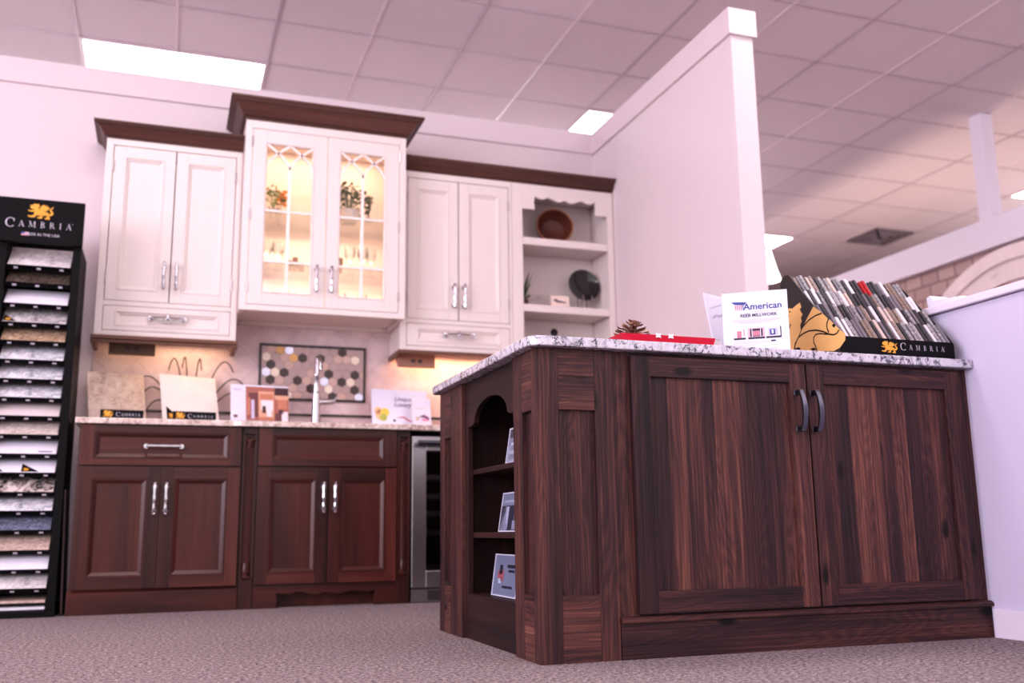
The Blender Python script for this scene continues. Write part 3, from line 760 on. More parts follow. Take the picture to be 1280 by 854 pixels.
for x0, x1 in ((.751, .822), (1.536, 1.604)):
    p = MB()
    p.box(x0, x1, -.008, .02, 0, .15); p.box(x0, x1, -.008, .02, .85, .884); p.box(x0, x0+.014, -.008, .02, .15, .85); p.box(x1-.014, x1, -.008, .02, .15, .85); p.box(x0+.014, x1-.014, .012, .02, .15, .85)
    po = p.build('pilaster', 'cherry', b2, bevel=.0015)
    cm = MB(); xc = (x0+x1)/2; n = 24; prof = []
    cm.lathe([(.0, .17), (.020, .17), (.021, .20), (.0185, .21), (.0185, .79), (.021, .80), (.021, .82), (0, .82)], (xc, .004, 0), 20)
    for a in range(7):
        an = PI+PI*(a+.5)/7; cm.tube([(xc+.0185*math.cos(an), .004+.0185*math.sin(an), .22), (xc+.0185*math.cos(an), .004+.0185*math.sin(an), .78)], .0032, 6)
    for z, s in ((.150, 1), (.822, -1)):
        cm.lathe([(0, -.012), (.010, -.012), (.018, -.004), (.020, .006), (0, .012)], (xc-.004, -.006, z+s*.006), 14, axis='y'); cm.lathe([(0, -.012), (.006, -.01), (.010, 0), (0, .01)], (xc+.014, -.010, z), 12, axis='y')
    cm.build('fluted_column', 'cherry', po)

# wine cooler
wc = thing('wine_cooler', 'stainless wine cooler with glass door under the counter, behind the island', 'wine cooler', (1.91, .2, 0))
MB().box(1.612, 2.206, .03, YW-.02, .004, .03).box(1.612, 1.63, .03, YW-.02, .03, .872).box(2.188, 2.206, .03, YW-.02, .03, .872).box(1.63, 2.188, .03, YW-.02, .855, .872).box(1.63, 2.188, YW-.04, YW-.02, .03, .855).box(1.63, 2.188, .05, YW-.04, .07, .085).build('body', 'void', wc)
f = MB()
f.box(1.612, 1.688, -.02, .028, .075, .855); f.box(2.13, 2.206, -.02, .028, .075, .855); f.box(1.688, 2.13, -.02, .028, .78, .855, 0, 'x'); f.box(1.688, 2.13, -.02, .028, .075, .16, 0, 'x')
do = f.build('door', 'steel', wc, bevel=.003)
MB().box(1.688, 2.13, -.006, -.001, .16, .78).build('glass_pane', 'tintglass', do)
MB().tube([(1.632, -.065, .818), (2.186, -.065, .818)], .0125, 14).tube([(1.66, -.065, .818), (1.66, -.018, .818)], .008, 10).tube([(2.16, -.065, .818), (2.16, -.018, .818)], .008, 10).build('handle', 'pewter', do)
for z in (.175, .356, .454, .546, .645):
    m = MB().box(1.632, 2.186, .04, .062, z-.016, z+.012, 0, 'x')
    for k in range(9): m.tube([(1.66+k*.062, .062, z-.01), (1.66+k*.062, YW-.05, z-.01)], .003, 6)
    m.build('shelf', 'steel', wc)
m = MB().box(1.612, 2.206, -.01, .02, .004, .068)
go = m.build('kick_grille', 'steel', wc)
m = MB()
for k in range(5): m.box(1.70, 2.12, -.0115, -.0095, .014+k*.010, .019+k*.010)
m.build('slot', 'void', go)

# worktop on the back run
poly = [(-.022, -.032), (2.955, -.032), (2.955, YW-.009), (-.022, YW-.009)]
wt = MB().prism([(-.022, -.030), (.70, -.030), (.735, -.045), (.83, -.045), (1.52, -.045), (1.62, -.045), (1.66, -.030), (PX-.004, -.030), (PX-.004, YW-.009), (-.022, YW-.009)], 'xy', .885, CT, 0, 'x').build('countertop', 'granite_b', bevel=.004)
tag(wt, 'beige granite countertop along the back wall', 'countertop')

# hexagon mosaic panel
hp = thing('mosaic_panel', 'hexagon mosaic tile panel in a dark frame behind the faucet', 'tile panel', (1.16, YW-.008, 1.26))
hx0, hx1, hz0, hz1 = .859, 1.466, 1.098, 1.421
m = MB(); ys, ye = YW-.020, YW-.0075
m.box(hx0, hx1, ys, ye, hz0, hz0+.013); m.box(hx0, hx1, ys, ye, hz1-.013, hz1); m.box(hx0, hx0+.013, ys, ye, hz0+.013, hz1-.013); m.box(hx1-.013, hx1, ys, ye, hz0+.013, hz1-.013)
m.build('frame', 'liner', hp, bevel=.002)
hexm = [plain('hex_taupe', srgb(186, 162, 160), .3), plain('hex_tan', srgb(206, 176, 166), .3), plain('hex_cream', srgb(236, 222, 206), .25), plain('hex_dark', srgb(70, 52, 50), .2), plain('hex_mirror', srgb(210, 205, 222), .1, .6), plain('hex_gold', srgb(218, 172, 110), .25), plain('hex_grout', srgb(178, 152, 152), .7)]
spec = {}
for x, z, c in [(.902, 1.35, 2), (.927, 1.308, 3), (.955, 1.263, 2), (1.005, 1.265, 3), (.930, 1.22, 3), (.978, 1.388, 5), (1.031, 1.391, 4), (1.056, 1.347, 5), (1.107, 1.353, 3), (1.03, 1.307, 1), (1.08, 1.221, 3), (1.134, 1.218, 1), (1.162, 1.174, 3), (1.209, 1.35, 3), (1.306, 1.351, 1), (1.329, 1.395, 3), (1.407, 1.352, 2), (1.256, 1.265, 3), (1.409, 1.266, 3), (1.333, 1.219, 3), (1.385, 1.221, 2), (1.258, 1.177, 2), (1.410, 1.176, 3), (1.283, 1.133, 3), (1.436, 1.135, 4), (1.24, 1.219, 4), (.905, 1.262, 4), (1.15, 1.264, 1), (1.046, 1.132, 2), (1.232, 1.308, 1), (.98, 1.22, 1)]:
    spec[(x*.993+.003, .366+(z-.366)*.992)] = c
m = MB(); m.box(hx0+.013, hx1-.013, ye-.004, ye, hz0+.013, hz1-.013, 6)
ph = .0505; rowh = ph*.866; zb = 1.345
ix0, ix1, iz0, iz1 = hx0+.013, hx1-.013, hz0+.013, hz1-.013
for rr in range(-6, 4):
    for k in range(-2, 15):
        x = .899+ph*k+(ph/2 if rr % 2 else 0); z = zb+rr*rowh
        if not (ix0-.02 < x < ix1+.02 and iz0-.02 < z < iz1+.02): continue
        best = min(spec, key=lambda q: (q[0]-x)**2+(q[1]-z)**2)
        c = spec[best] if (best[0]-x)**2+(best[1]-z)**2 < .019**2 else random.choice([0, 0, 0, 1, 0])
        P = [(min(max(x+.0272*math.sin(PI*q/3), ix0), ix1), min(max(z+.0272*math.cos(PI*q/3), iz0), iz1)) for q in range(6)]
        if max(p[0] for p in P)-min(p[0] for p in P) < .006 or max(p[1] for p in P)-min(p[1] for p in P) < .006: continue
        m.prism(P, 'xz', ye-.0065, ye-.003, c)
m.build('mosaic_tile', hexm, hp)

# faucet
fa = thing('faucet', 'tall chrome single-lever faucet in front of the mosaic panel', 'faucet', (1.158, .36, CT))
fx, fy = 1.158, .36
MB().lathe([(0, 0), (.030, 0), (.030, .008), (.025, .012), (.0235, .10), (.022, .205), (.0165, .212), (.0155, .30), (.0165, .302), (.0155, .31), (.014, .34), (.011, .395), (.0085, .412), (0, .416)], (fx, fy, CT), 24).build('body', 'chrome', fa)
MB().tube([(fx, fy-.004, CT+.402), (fx+.002, fy-.04, CT+.406), (fx+.004, fy-.10, CT+.37), (fx+.004, fy-.115, CT+.315)], [.009, .010, .011, .012], 14).build('spout', 'chrome', fa)
MB().tube([(fx+.018, fy, CT+.155), (fx+.085, fy-.01, CT+.158), (fx+.10, fy-.012, CT+.165)], [.016, .0155, .012], 12).tube([(fx+.098, fy-.012, CT+.160), (fx+.112, fy-.014, CT+.185)], .005, 8).build('lever', 'steel', fa)

# countertop samples and signs on the back run (turned about z, leaned back)
def leaner(x, y, z, yaw, lean): return Matrix.Translation((x, y, z)) @ Matrix.Rotation(math.radians(yaw), 4, 'Z') @ Matrix.Rotation(math.radians(-lean), 4, 'X')
st_beige = granite('beige_speckled_stone', [(.3, (.42, .28, .22, 1)), (.5, (.66, .52, .45, 1)), (.7, (.80, .70, .64, 1))], 16)
st_white = plain('plain_white_stone', srgb(240, 230, 226), .18)
def sample(name, label, x, y, mat, yaw, lean, w, h, tagcorner):
    xf = leaner(x, y, CT+.001, yaw, lean)
    o = MB(xf).box(-w/2, w/2, -.006, .006, .0015, h).build(name, mat, bevel=.002, loc=(x, y, CT)); tag(o, label, 'stone sample')
    if tagcorner:
        e = MB(xf).flat([(-w/2+.022, .035), (-w/2+.10, .035), (-w/2+.022, .11)], 'xz', -.0065).build('corner_tag', 'black', o)
        e.location = -Vector((x, y, CT))
        k = MB(xf); dragon(k, lambda a, b: (-w/2+.03+a, -.0075, .042+b), .036, .03); q = k.build('dragon_emblem', 'gold', e)
    return o
sample('stone_slab', 'beige speckled stone sample slab leaning on the counter, left end', .150, .36, st_beige, 20, 19, .292, .30, False)
sample('stone_slab', 'plain white stone sample slab leaning on the counter, beside the beige slab', .512, .36, st_white, 20, 19, .306, .30, True)
def name_plate(label, x, y, w):
    yaw = 4
    xf = leaner(x, y, CT+.001, yaw, 8)
    r = thing('name_plate', label, 'name plate', (x, y, CT), 'black name stands on the back counter')
    b = MB(xf).box(-w/2, w/2, -.004, .004, 0, .043).box(-w/2, w/2, -.004, .03, 0, .003).build('plate', 'black', r)
    k = MB(xf); dragon(k, lambda a, c: (-w/2+.012+a, -.0052, .005+c), .045, .034); k.build('dragon_emblem', 'gold', b)
    k = MB(xf); cambria(k, lambda a, c: (-w/2+.07+a, -.0052, .012+c), .017, w-.085); k.build('lettering', 'silver', b)
name_plate('black gold-dragon name stand in front of the beige slab', .180, .02, .195)
name_plate('black gold-dragon name stand in front of the white slab', .515, .02, .205)

# wire spray behind the white slab
ws = MB(); c0 = Vector((.50, .50, CT+.002))
for dx, h, dip in ((-.30, .30, .13), (-.26, .24, .12), (-.22, .17, .12), (-.12, .395, .06), (-.05, .405, .05), (.05, .40, .06), (.22, .385, .04), (.30, .30, .13), (.30, .22, .12)):
    pts = []
    for k in range(15):
        t_ = k/14; pts.append(c0+Vector((dx*(t_**.8), .0, h*math.sin(PI*.66*t_)/math.sin(PI*.5)*1.0-(dip*t_**4*.4))))
    ws.tube(pts, .0032, 6)
ws.lathe([(0, 0), (.05, 0), (.045, .02), (0, .024)], tuple(c0), 18)
o = ws.build('wire_spray', 'wire', loc=tuple(c0)); tag(o, 'spray of arching dark wires standing behind the white slab', 'ornament')

# power strips under the uppers
def power_strip(label, x0, x1, m):
    z0, z1 = 1.292, 1.375
    r = thing('power_strip', label, 'power strip', ((x0+x1)/2, .42, z0), 'power strips under the upper cabinets')
    b = MB().prism([(.40, 1.4005), (.395, 1.30), (.402, 1.292), (.46, 1.34), (.46, 1.4005)], 'yz', x0, x1).build('housing', m, r, bevel=.002)
    k = MB()
    xc = (x0+x1)/2
    for s in (-.02, .02): k.box(xc+s-.012, xc+s+.012, .3935, .396, 1.322, 1.340)
    k.build('socket', 'ventd', b)
power_strip('dark brown power strip hanging under the left white cabinet', .078, .308, 'tagbrown')
power_strip('beige power strip hanging under the right white cabinet', 1.624, 1.846, 'tagbeige')

# brochure with copper kitchen pictures
br = thing('brochure', 'open brochure with copper-brown kitchen pictures, left of the faucet', 'brochure', (.86, .36, CT))
xf = leaner(.86, .33, CT+.012, 6, 14)
MB(xf).box(-.155, .155, -.003, .003, 0, .235).build('page', 'paper', br)
pm = [plain('print_copper', srgb(172, 108, 98), .4), plain('print_brown', srgb(118, 70, 70), .4), plain('print_sand', srgb(216, 168, 142), .4), plain('print_dark', srgb(70, 44, 52), .4), plain('print_lilac', srgb(206, 190, 216), .4), plain('print_white', srgb(238, 222, 228), .4), plain('print_orange', srgb(198, 132, 108), .4)]
k = MB(xf)
def prect(k, a, b, c, d, mi, lvl=1): k.box(a, b, -.0032-.0004*lvl, -.003, c, d, mi)
prect(k, -.075, .155, .03, .225, 0); prect(k, -.06, -.01, .05, .19, 1, 2); prect(k, -.048, -.03, .04, .15, 4, 3); prect(k, -.068, -.052, .06, .16, 6, 3); prect(k, -.008, .075, .05, .2, 2, 2); prect(k, .0, .07, .15, .185, 6, 3); prect(k, .005, .07, .09, .15, 5, 3); prect(k, .012, .03, .075, .115, 3, 4); prect(k, .035, .062, .055, .1, 5, 4); prect(k, -.008, .075, .032, .05, 6, 3)
prect(k, .08, .155, .18, .225, 3, 2); prect(k, .08, .155, .155, .18, 2, 3); prect(k, .095, .145, .10, .155, 6, 3); prect(k, .08, .155, .03, .075, 1, 3); prect(k, .115, .15, .03, .085, 5, 4); prect(k, .10, .125, .07, .095, 3, 4)
prect(k, -.14, -.10, .2, .212, 4); prect(k, -.14, -.12, .045, .06, 1)
k.build('printed_picture', pm, br)
k = MB(xf).box(-.15, .15, -.035, .006, -.010, -.002).box(-.15, .15, -.035, -.03, -.002, .012).box(-.05, .05, -.036, -.035, -.008, .014); k.build('stand', 'boardm', br)

# picture board with fruit and script, small card in front of it
sr = thing('counter_sign', 'white landscape sign with fruit picture and script lettering on the back counter', 'sign', (1.64, .40, CT))
xf = leaner(1.645, .395, CT+.001, 4, 10)
MB(xf).box(-.166, .166, -.003, .003, .002, .252).build('board', 'acrylic', sr)
k = MB(xf)
for dx, dz, rr, mi in ((-.115, .10, .032, 0), (-.09, .115, .026, 1), (-.13, .125, .022, 0), (-.10, .085, .022, 2)):
    k.add([(dx+rr*math.cos(q*PI/8), -.0036-.0002*mi, dz+rr*math.sin(q*PI/8)) for q in range(16)], [list(range(16))], mi)
k.strip([(-.02, .085), (.02, .09), (.05, .07), (.09, .06)], [.002, .008, .008, .003], 'xz', -.0038, -.0032, 3)
k.add([(-.035+.008*math.cos(q*PI/5), -.0038, .068+.008*math.sin(q*PI/5)) for q in range(10)], [list(range(10))], 4)
k.build('fruit_picture', [plain('print_peach', srgb(244, 196, 150), .5), plain('print_lemon', srgb(232, 206, 96), .5), plain('print_lime', srgb(186, 186, 96), .5), plain('print_pepper', srgb(196, 96, 124), .5), plain('print_plum', srgb(92, 60, 92), .5)], sr)
for word, wx, wz in (('Unique', .02, .185), ('Luxury', .015, .152)):
    k = MB(xf); add_text(k, word, .037, wx, wz, -.0036, shear=.35, bold=.0007); k.build('lettering', 'greyink', sr)
s2 = thing('counter_card', 'narrow white card with a small pepper picture, in front of the fruit sign', 'card', (1.752, .34, CT))
xf = leaner(1.752, .32, CT+.001, 4, 10)
MB(xf).box(-.056, .056, -.002, .002, .002, .195).build('board', 'paper', s2)
k = MB(xf); k.strip([(-.012, .085), (.012, .09), (.035, .08), (.045, .074)], [.004, .016, .014, .004], 'xz', -.003, -.0022, 0); k.box(.0, .042, -.0028, -.002, .062, .074, 1); 
PEP = [plain('print_aubergine', srgb(122, 66, 110), .5), plain('print_pink', srgb(216, 140, 176), .5), plain('print_khaki', srgb(204, 188, 170), .5)]
k.build('pepper_picture', PEP, s2)
MB(xf).box(-.035, -.015, -.0028, -.002, .065, .085).build('garlic_picture', PEP[2], s2)
MB(xf).box(-.025, .03, -.0028, -.002, .135, .138).build('caption_line', PEP[2], s2)

# ------------------------------------------------------------------ display tower with stone samples
dt = thing('display_tower', 'tall black stone-sample tower with gold dragon header at the left edge', 'display stand', (-.24, .15, 0))
tx0, tx1 = -.415, -.052
MB().box(-.44, -.048, -.03, .40, 0, .028).build('base', 'black', dt, bevel=.003)
for a, b in ((tx0, tx0+.036), (tx1-.036, tx1)):
    MB().box(a, b, .0, .33, .028, 1.94 if a == tx0 else 1.76).build('side_panel', 'black', dt, bevel=.002)
MB().box(tx0+.036, tx1-.036,   .31, .33, .028, 1.94).build('back_panel', 'void', dt)
hd = MB().box(-.432, -.047, -.03, -.006, 1.748, 1.967).build('header_sign', 'black', dt, bevel=.002)
k = MB(); dragon(k, lambda a, b: (-.297+a, -.0312, 1.868+b), .112, .076); k.build('dragon_emblem', 'gold', hd)
k = MB(); cambria(k, lambda a, b: (-.392+a, -.0312, 1.823+b), .036, .292); k.build('lettering', 'silver', hd)
k = MB()
k.box(-.318, -.284, -.0312, -.0306, 1.780, 1.798, 1)
for q in range(4): k.box(-.318, -.284, -.0316, -.0312, 1.7815+q*.0045, 1.7838+q*.0045, 0)
k.box(-.318, -.304, -.0318, -.0312, 1.790, 1.798, 2)
add_text(k, 'MADE IN THE USA', .019, -.228, 1.783, -.0312, 0)
k.build('flag_mark', ['silver', 'redink', 'navy'], hd)
SM = {
 'grey white': stone('stone_grey_white', [(.3, (.30, .27, .28, 1)), (.5, (.58, .53, .54, 1)), (.7, (.78, .74, .74, 1))], 22),
 'dark brown': stone('stone_dark_brown', [(.35, (.02, .015, .013, 1)), (.55, (.07, .05, .04, 1)), (.75, (.22, .17, .14, 1))], 40),
 'white': plain('stone_white', srgb(232, 226, 238), .2),
 'grey veined': stone('stone_grey_veined', [(.35, (.12, .11, .12, 1)), (.5, (.45, .41, .42, 1)), (.7, (.72, .68, .69, 1))], 30),
 'gold brown': stone('stone_gold_brown', [(.35, (.10, .055, .03, 1)), (.5, (.36, .23, .15, 1)), (.68, (.66, .50, .38, 1))], 46),
 'blue white': stone('stone_blue_white', [(.35, (.22, .22, .28, 1)), (.48, (.58, .56, .62, 1)), (.65, (.80, .78, .82, 1))], 30),
 'cream': plain('stone_cream', srgb(220, 206, 208), .25),
 'beige grain': stone('stone_beige_grain', [(.35, (.36, .27, .24, 1)), (.5, (.58, .48, .45, 1)), (.7, (.74, .66, .63, 1))], 46),
 'black white': stone('stone_black_white', [(.42, (.012, .010, .012, 1)), (.5, (.20, .13, .11, 1)), (.58, (.70, .62, .60, 1))], 20),
 'navy grain': stone('stone_navy_grain', [(.38, (.03, .035, .06, 1)), (.5, (.11, .12, .19, 1)), (.7, (.34, .35, .45, 1))], 60),
 'pink beige': stone('stone_pink_beige', [(.35, (.28, .18, .15, 1)), (.5, (.52, .38, .33, 1)), (.7, (.70, .56, .50, 1))], 50),
}
seq = ['grey white', 'dark brown', 'white', 'grey veined', 'gold brown', 'blue white', 'blue white', 'blue white', 'cream', 'beige grain', 'white', 'white', 'black white', 'blue white', 'navy grain', 'pink beige', 'white', 'grey white', 'pink beige', 'white']
zz = [1.640, 1.555, 1.452, 1.360, 1.272, 1.181, 1.089, 1.001, .914, .827, .737, .650, .561, .475, .388, .297, .211, .126, .070, .040]
ordn = ['top', 'second', 'third', 'fourth', 'fifth', 'sixth', 'seventh', 'eighth', 'ninth', 'tenth', 'eleventh', 'twelfth', 'thirteenth', 'fourteenth', 'fifteenth', 'sixteenth', 'seventeenth', 'eighteenth', 'nineteenth', 'lowest']
for k, (sname, z) in enumerate(zip(seq, zz)):
    al = math.radians(44 if k < 18 else 8)
    L = (.17 if k == 0 else .125) if k < 18 else .16
    w0, w1 = tx0+.041, tx1-.041
    y0 = .004
    xf = Matrix.Translation((0, y0, z)) @ Matrix.Rotation(al, 4, 'X')
    if k < 18:
        tr = MB(xf).box(tx0+.036, tx1-.036, -.004, L+.02, -.013, -.009).box(tx0+.036, tx1-.036, -.004, -.001, -.022, .004)
        for px in (w0+.03, w0+.13, w1-.05): tr.box(px, px+.018, -.0046, -.004, -.016, -.006, 1)
        tr.build('tray', ['black', 'silver'], dt)
    else:
        MB().box(tx0+.036, tx1-.036, .01, .2, z-.012, z-.004).build('tray', 'black', dt)
    sx = MB(xf)
    sx.box(w0+.002, w1-.002, 0, L, -.008, .004)
    o = sx.build('stone_sample', SM[sname], bevel=.002, loc=(w0, y0, z))
    nm = 'lowest' if k == 19 else ordn[k]
    tag(o, '%s stone sample, %s from the top in the black tower' % (sname, nm) if 0 < k < 19 else ('%s stone sample in the %s tray of the black tower' % (sname, nm)), 'stone sample', 'stone samples in the black tower')
    if k in (3, 11):
        px = (w0+.005, w0+.06) if k == 3 else (w0+.135, w0+.21)
        e = MB(xf).prism([(px[0], .005), (px[1], .005), (px[0], .06)], 'xy', .0042, .0048).build('corner_tag', 'black', o); e.location = -Vector((w0, y0, z))
        q = MB(xf); dragon(q, lambda a, b: (px[0]+.006+a, .009+b, .0052), .026, .022); q.build('dragon_emblem', 'gold', e)
    if k == 11:
        e = MB(xf).prism([(w0+.01, .005), (w0+.06, .005), (w0+.01, .06)], 'xy', .0042, .0048).build('corner_tag', 'black', o); e.location = -Vector((w0, y0, z))
    if k == 10:
        e = MB(xf).box(w1-.08, w1-.02, .012, .018, .0042, .0046).build('printed_name', 'darkink', o); e.location = -Vector((w0, y0, z))
o = MB(Matrix.Translation((-.018, .12, .001)) @ Matrix.Rotation(math.radians(-2.0), 4, 'Y')).box(-.008, .000, -.10, .10, 0, .575).build('leaning_board', 'boardm', loc=(-.018, .12, 0))
o.location = (-.022, .12, 0)
tag(o, 'thin dark brown board standing between the black tower and the base cabinet', 'board')

# ------------------------------------------------------------------ island
random.seed(23)
il = thing('island_cabinet', 'rustic dark hickory island with two doors and an arched bookcase end', 'island', (2.18, -1.9, 0))
EB = -1.40
c = MB()
c.box(1.72, IR, IY+.032, IY+.05, .1, .872); c.box(IR-.018, IR, IY+.05, EB-.02, 0, .884); c.box(1.72, 1.738, IY+.05, EB-.02, 0, .884)
c.box(1.43, IR-.018, EB-.02, EB, 0, .884); c.box(1.738, IR-.018, IY+.05, EB-.02, .1, .118)
c.box(1.43, IR-.018, IY+.05, EB-.02, .872, .884, 0, 'x')
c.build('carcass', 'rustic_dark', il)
f = MB(); fy = IY+.012
f.box(1.63, 1.70, fy, fy+.02, .11, .884, 0, 'z', tone=.78); f.box(2.93, IR, fy, fy+.02, .11, .884, tone=.5); f.box(1.70, 2.93, fy, fy+.02, .862, .884, 0, 'x', tone=.3); f.box(1.70, 2.93, fy, fy+.02, .11, .135, 0, 'x', tone=.3); f.box(2.285, 2.327, fy, fy+.02, .135, .862)
f.build('face_frame', 'rustic', il)
def strap_handle(parent, x, z0, z1, yf):
    b = MB(); w = .0085; pts = []
    prof = []
    for k in range(17):
        t_ = k/16; prof.append((z0+.004+(z1-z0-.008)*t_, yf-.024-.014*math.sin(PI*t_)))
    L = [(y-.0, z) for z, y in prof]
    outer = [(y-.007-.003*math.sin(PI*i/16), z) for i, (z, y) in enumerate(prof)]
    b.prism(L+outer[::-1], 'yz', x-w, x+w)
    for z in (z0, z1-.016): b.box(x-w*.9, x+w*.9, yf-.030, yf, z, z+.016)
    for z in (z0-.001, z1-.017): b.box(x-w*1.15, x+w*1.15, yf-.004, yf, z, z+.018)
    return b.build('handle', 'pewter', parent, bevel=.0018)
yd = IY-.010
for (a, b, hx) in ((1.687, 2.302, 2.262), (2.308, 2.921, 2.322)):
    d = frame_door(il, 'door', a, b, .123, .872, yd, 'rustic', .062, 'shaker', th=.021, staves=9)
    strap_handle(d, hx, .655, .786, yd)
bm_ = MB()
bm_.box(1.632, IR, IY-.002, IY+.032, 0, .100, 0, 'x', tone=.45)
bm_.prism([(IY-.014, .100), (IY+.032, .100), (IY+.032, .117), (IY-.004, .117), (IY-.014, .110)], 'yz', 1.632, IR, 0, 'x', tone=.5)
bm_.build('base_molding', 'rustic', il, bevel=.0015)
# front pilaster panel
def pil_panel(parent, mb_xf, xa, xb, pa, pb, name):
    p = MB(mb_xf)
    p.box(xa, pa, 0, .022, 0, .884, 0, 'z', tone=.36); p.box(pb, xb, 0, .022, 0, .884, 0, 'z', tone=.5)
    p.box(pa, pb, 0, .022, .803, .884, 0, 'x', tone=.68); p.box(pa, pb, 0, .022, .704, .803, 0, 'x', tone=.55)
    p.box(pa, pb, 0, .022, .166, .182, 0, 'x', tone=.35); p.box(pa, pb, 0, .022, 0, .166, 0, 'x', tone=.85)
    po = p.build(name, 'rustic', parent, bevel=.0012)
    MB(mb_xf).box(pa, pb, .014, .021, .182, .704, 0, 'z', tone=.42).build('recessed_panel', 'rustic', po)
pil_panel(il, Matrix.Translation((0, IY, 0)), IX, 1.630, 1.455, 1.569, 'corner_pilaster')
# end face: local x runs along -y, local -y faces -x
xfE = Matrix.Translation((IX, 0, 0)) @ Matrix.Rotation(-PI/2, 4, 'Z')     # local (x, y) -> world (IX + y, -x)
pil_panel(il, xfE, 2.243, 2.4232, 2.320, 2.400, 'end_pilaster')
pil_panel(il, xfE, 1.400, 1.690, 1.466, 1.547, 'end_pilaster')
for ya, yb in ((-2.262, -2.243), (-1.69, -1.671)): MB().box(IX+.0222, IX+.33, ya, yb, 0, .884).build('side_wall', 'rustic_dark', il)
# bookcase
BX = IX+.014
def half_arch(sg):
    yc = -1.972; P = []
    P.append((yc+sg*.215, .722))
    for k in range(4): P.append((yc+sg*(.200-.008*k*.9), .722+.0025*k))
    for k in range(13):
        a = PI*k/24; P.append((yc+sg*.172*math.cos(a), .735+.068*math.sin(a)))
    return P
v = [(-2.243, .884), (-2.243, .722)]+half_arch(-1)+half_arch(1)[::-1][1:]+[(-1.69, .722), (-1.69, .884)]
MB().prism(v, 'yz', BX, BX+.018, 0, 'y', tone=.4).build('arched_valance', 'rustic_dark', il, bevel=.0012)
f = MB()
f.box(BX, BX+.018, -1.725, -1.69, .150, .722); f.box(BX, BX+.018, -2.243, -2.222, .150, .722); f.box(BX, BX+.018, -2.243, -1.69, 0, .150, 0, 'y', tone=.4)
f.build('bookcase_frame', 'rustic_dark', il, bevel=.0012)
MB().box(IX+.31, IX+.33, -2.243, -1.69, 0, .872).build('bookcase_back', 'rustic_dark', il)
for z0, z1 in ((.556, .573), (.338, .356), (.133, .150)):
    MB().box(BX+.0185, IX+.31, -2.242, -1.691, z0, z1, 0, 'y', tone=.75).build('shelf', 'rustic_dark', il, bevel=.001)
# island worktop
def rounded(x0, x1, y0, y1, r00, r10, r11, r01, n=8):
    P = []
    for (cx, cy, r, a0) in ((x0, y0, r00, 180), (x1, y0, r10, 270), (x1, y1, r11, 0), (x0, y1, r01, 90)):
        sx = 1 if cx == x0 else -1; sy = 1 if cy == y0 else -1
        if r == 0: P.append((cx, cy)); continue
        for k in range(n+1):
            a = math.radians(a0+90*k/n); P.append((cx+sx*r+r*math.cos(a), cy+sy*r+r*math.sin(a)))
    return P
o = MB().prism(rounded(IX-.03, IR+.001, IY-.032, EB+.03, .05, .012, .0, .03), 'xy', .8845, CT, 0, 'x').build('island_countertop', 'granite_w', bevel=.004)
tag(o, 'white and dark speckled granite countertop on the hickory island', 'countertop')

# picture frames in the bookcase
def photo_frame(label, ya, yb, zb, h, lean, pics):
    w = ya-yb
    xf = Matrix.Translation((IX+.056, (ya+yb)/2, zb+.0015)) @ Matrix.Rotation(-PI/2, 4, 'Z') @ Matrix.Rotation(math.radians(-lean), 4, 'X')
    r = thing('picture_frame', label, 'picture frame', (IX+.056, (ya+yb)/2, zb), 'small frames in the island bookcase')
    MB(xf).box(-w/2, w/2, -.003, .003, 0, .004).box(-w/2, w/2, -.003, .003, h-.004, h).box(-w/2, -w/2+.004, -.003, .003, .004, h-.004).box(w/2-.004, w/2, -.003, .003, .004, h-.004).build('frame', 'acrylic', r)
    k = MB(xf)
    k.box(-w/2+.004, w/2-.004, -.001, .002, .004, h-.004, 0)
    for (a, b, c, d, mi) in pics: k.box(-w/2+a*w, -w/2+b*w, -.0016, -.001, c*h, d*h, mi)
    k.build('picture', [plain('photo_slate', srgb(118, 126, 152), .3), plain('photo_dark', srgb(48, 46, 66), .3), plain('photo_pale', srgb(176, 180, 210), .3), plain('photo_red', srgb(162, 92, 100), .3), plain('photo_mid', srgb(152, 158, 180), .3)], r)
    MB(xf).prism([(.003, .0), (.045, 0), (.003, h*.7)], 'yz', -.02, .02).build('easel_back', 'black', r)
photo_frame('small framed photo on the top shelf of the island bookcase', -2.01, -2.205, .573, .118, 9, [(.06, .94, .06, .5, 4), (.1, .5, .1, .25, 2), (.14, .44, .35, .58, 2), (.05, .95, .72, .95, 1), (.5, .9, .3, .6, 1), (.34, .6, .55, .72, 2)])
photo_frame('framed photo of bright panels on the middle shelf of the island bookcase', -1.93, -2.165, .356, .128, 9, [(0.02, .98, .02, .66, 1), (.05, .34, .04, .64, 2), (.14, .2, .1, .5, 4), (.52, .74, .05, .28, 2), (.56, .82, .30, .46, 2), (.62, .9, .48, .64, 2), (.78, .96, .05, .28, 2), (.1, .9, .74, .80, 4)])
photo_frame('grey framed picture with a red plant on the bottom shelf of the island bookcase', -1.85, -2.09, .150, .135, 8, [(.18, .30, .42, .6, 3), (.24, .36, .52, .74, 1), (.3, .42, .36, .62, 3), (.22, .34, .30, .46, 2), (.55, .9, .68, .76, 1), (.6, .85, .58, .64, 1), (.4, .8, .2, .26, 1)])

# ------------------------------------------------------------------ things on the island
tr = thing('red_tray', 'shallow red tray lying on the island countertop', 'tray', (1.88, -2.24, CT))
a0, a1, b0, b1, h = 1.735, 2.035, -2.34, -2.10, .046
m = MB()
o_ = [(a0-.03, b0-.02), (a1+.004, b0-.02), (a1+.004, b1+.02), (a0-.03, b1+.02)]; i_ = [(a0, b0), (a1, b0), (a1, b1), (a0, b1)]
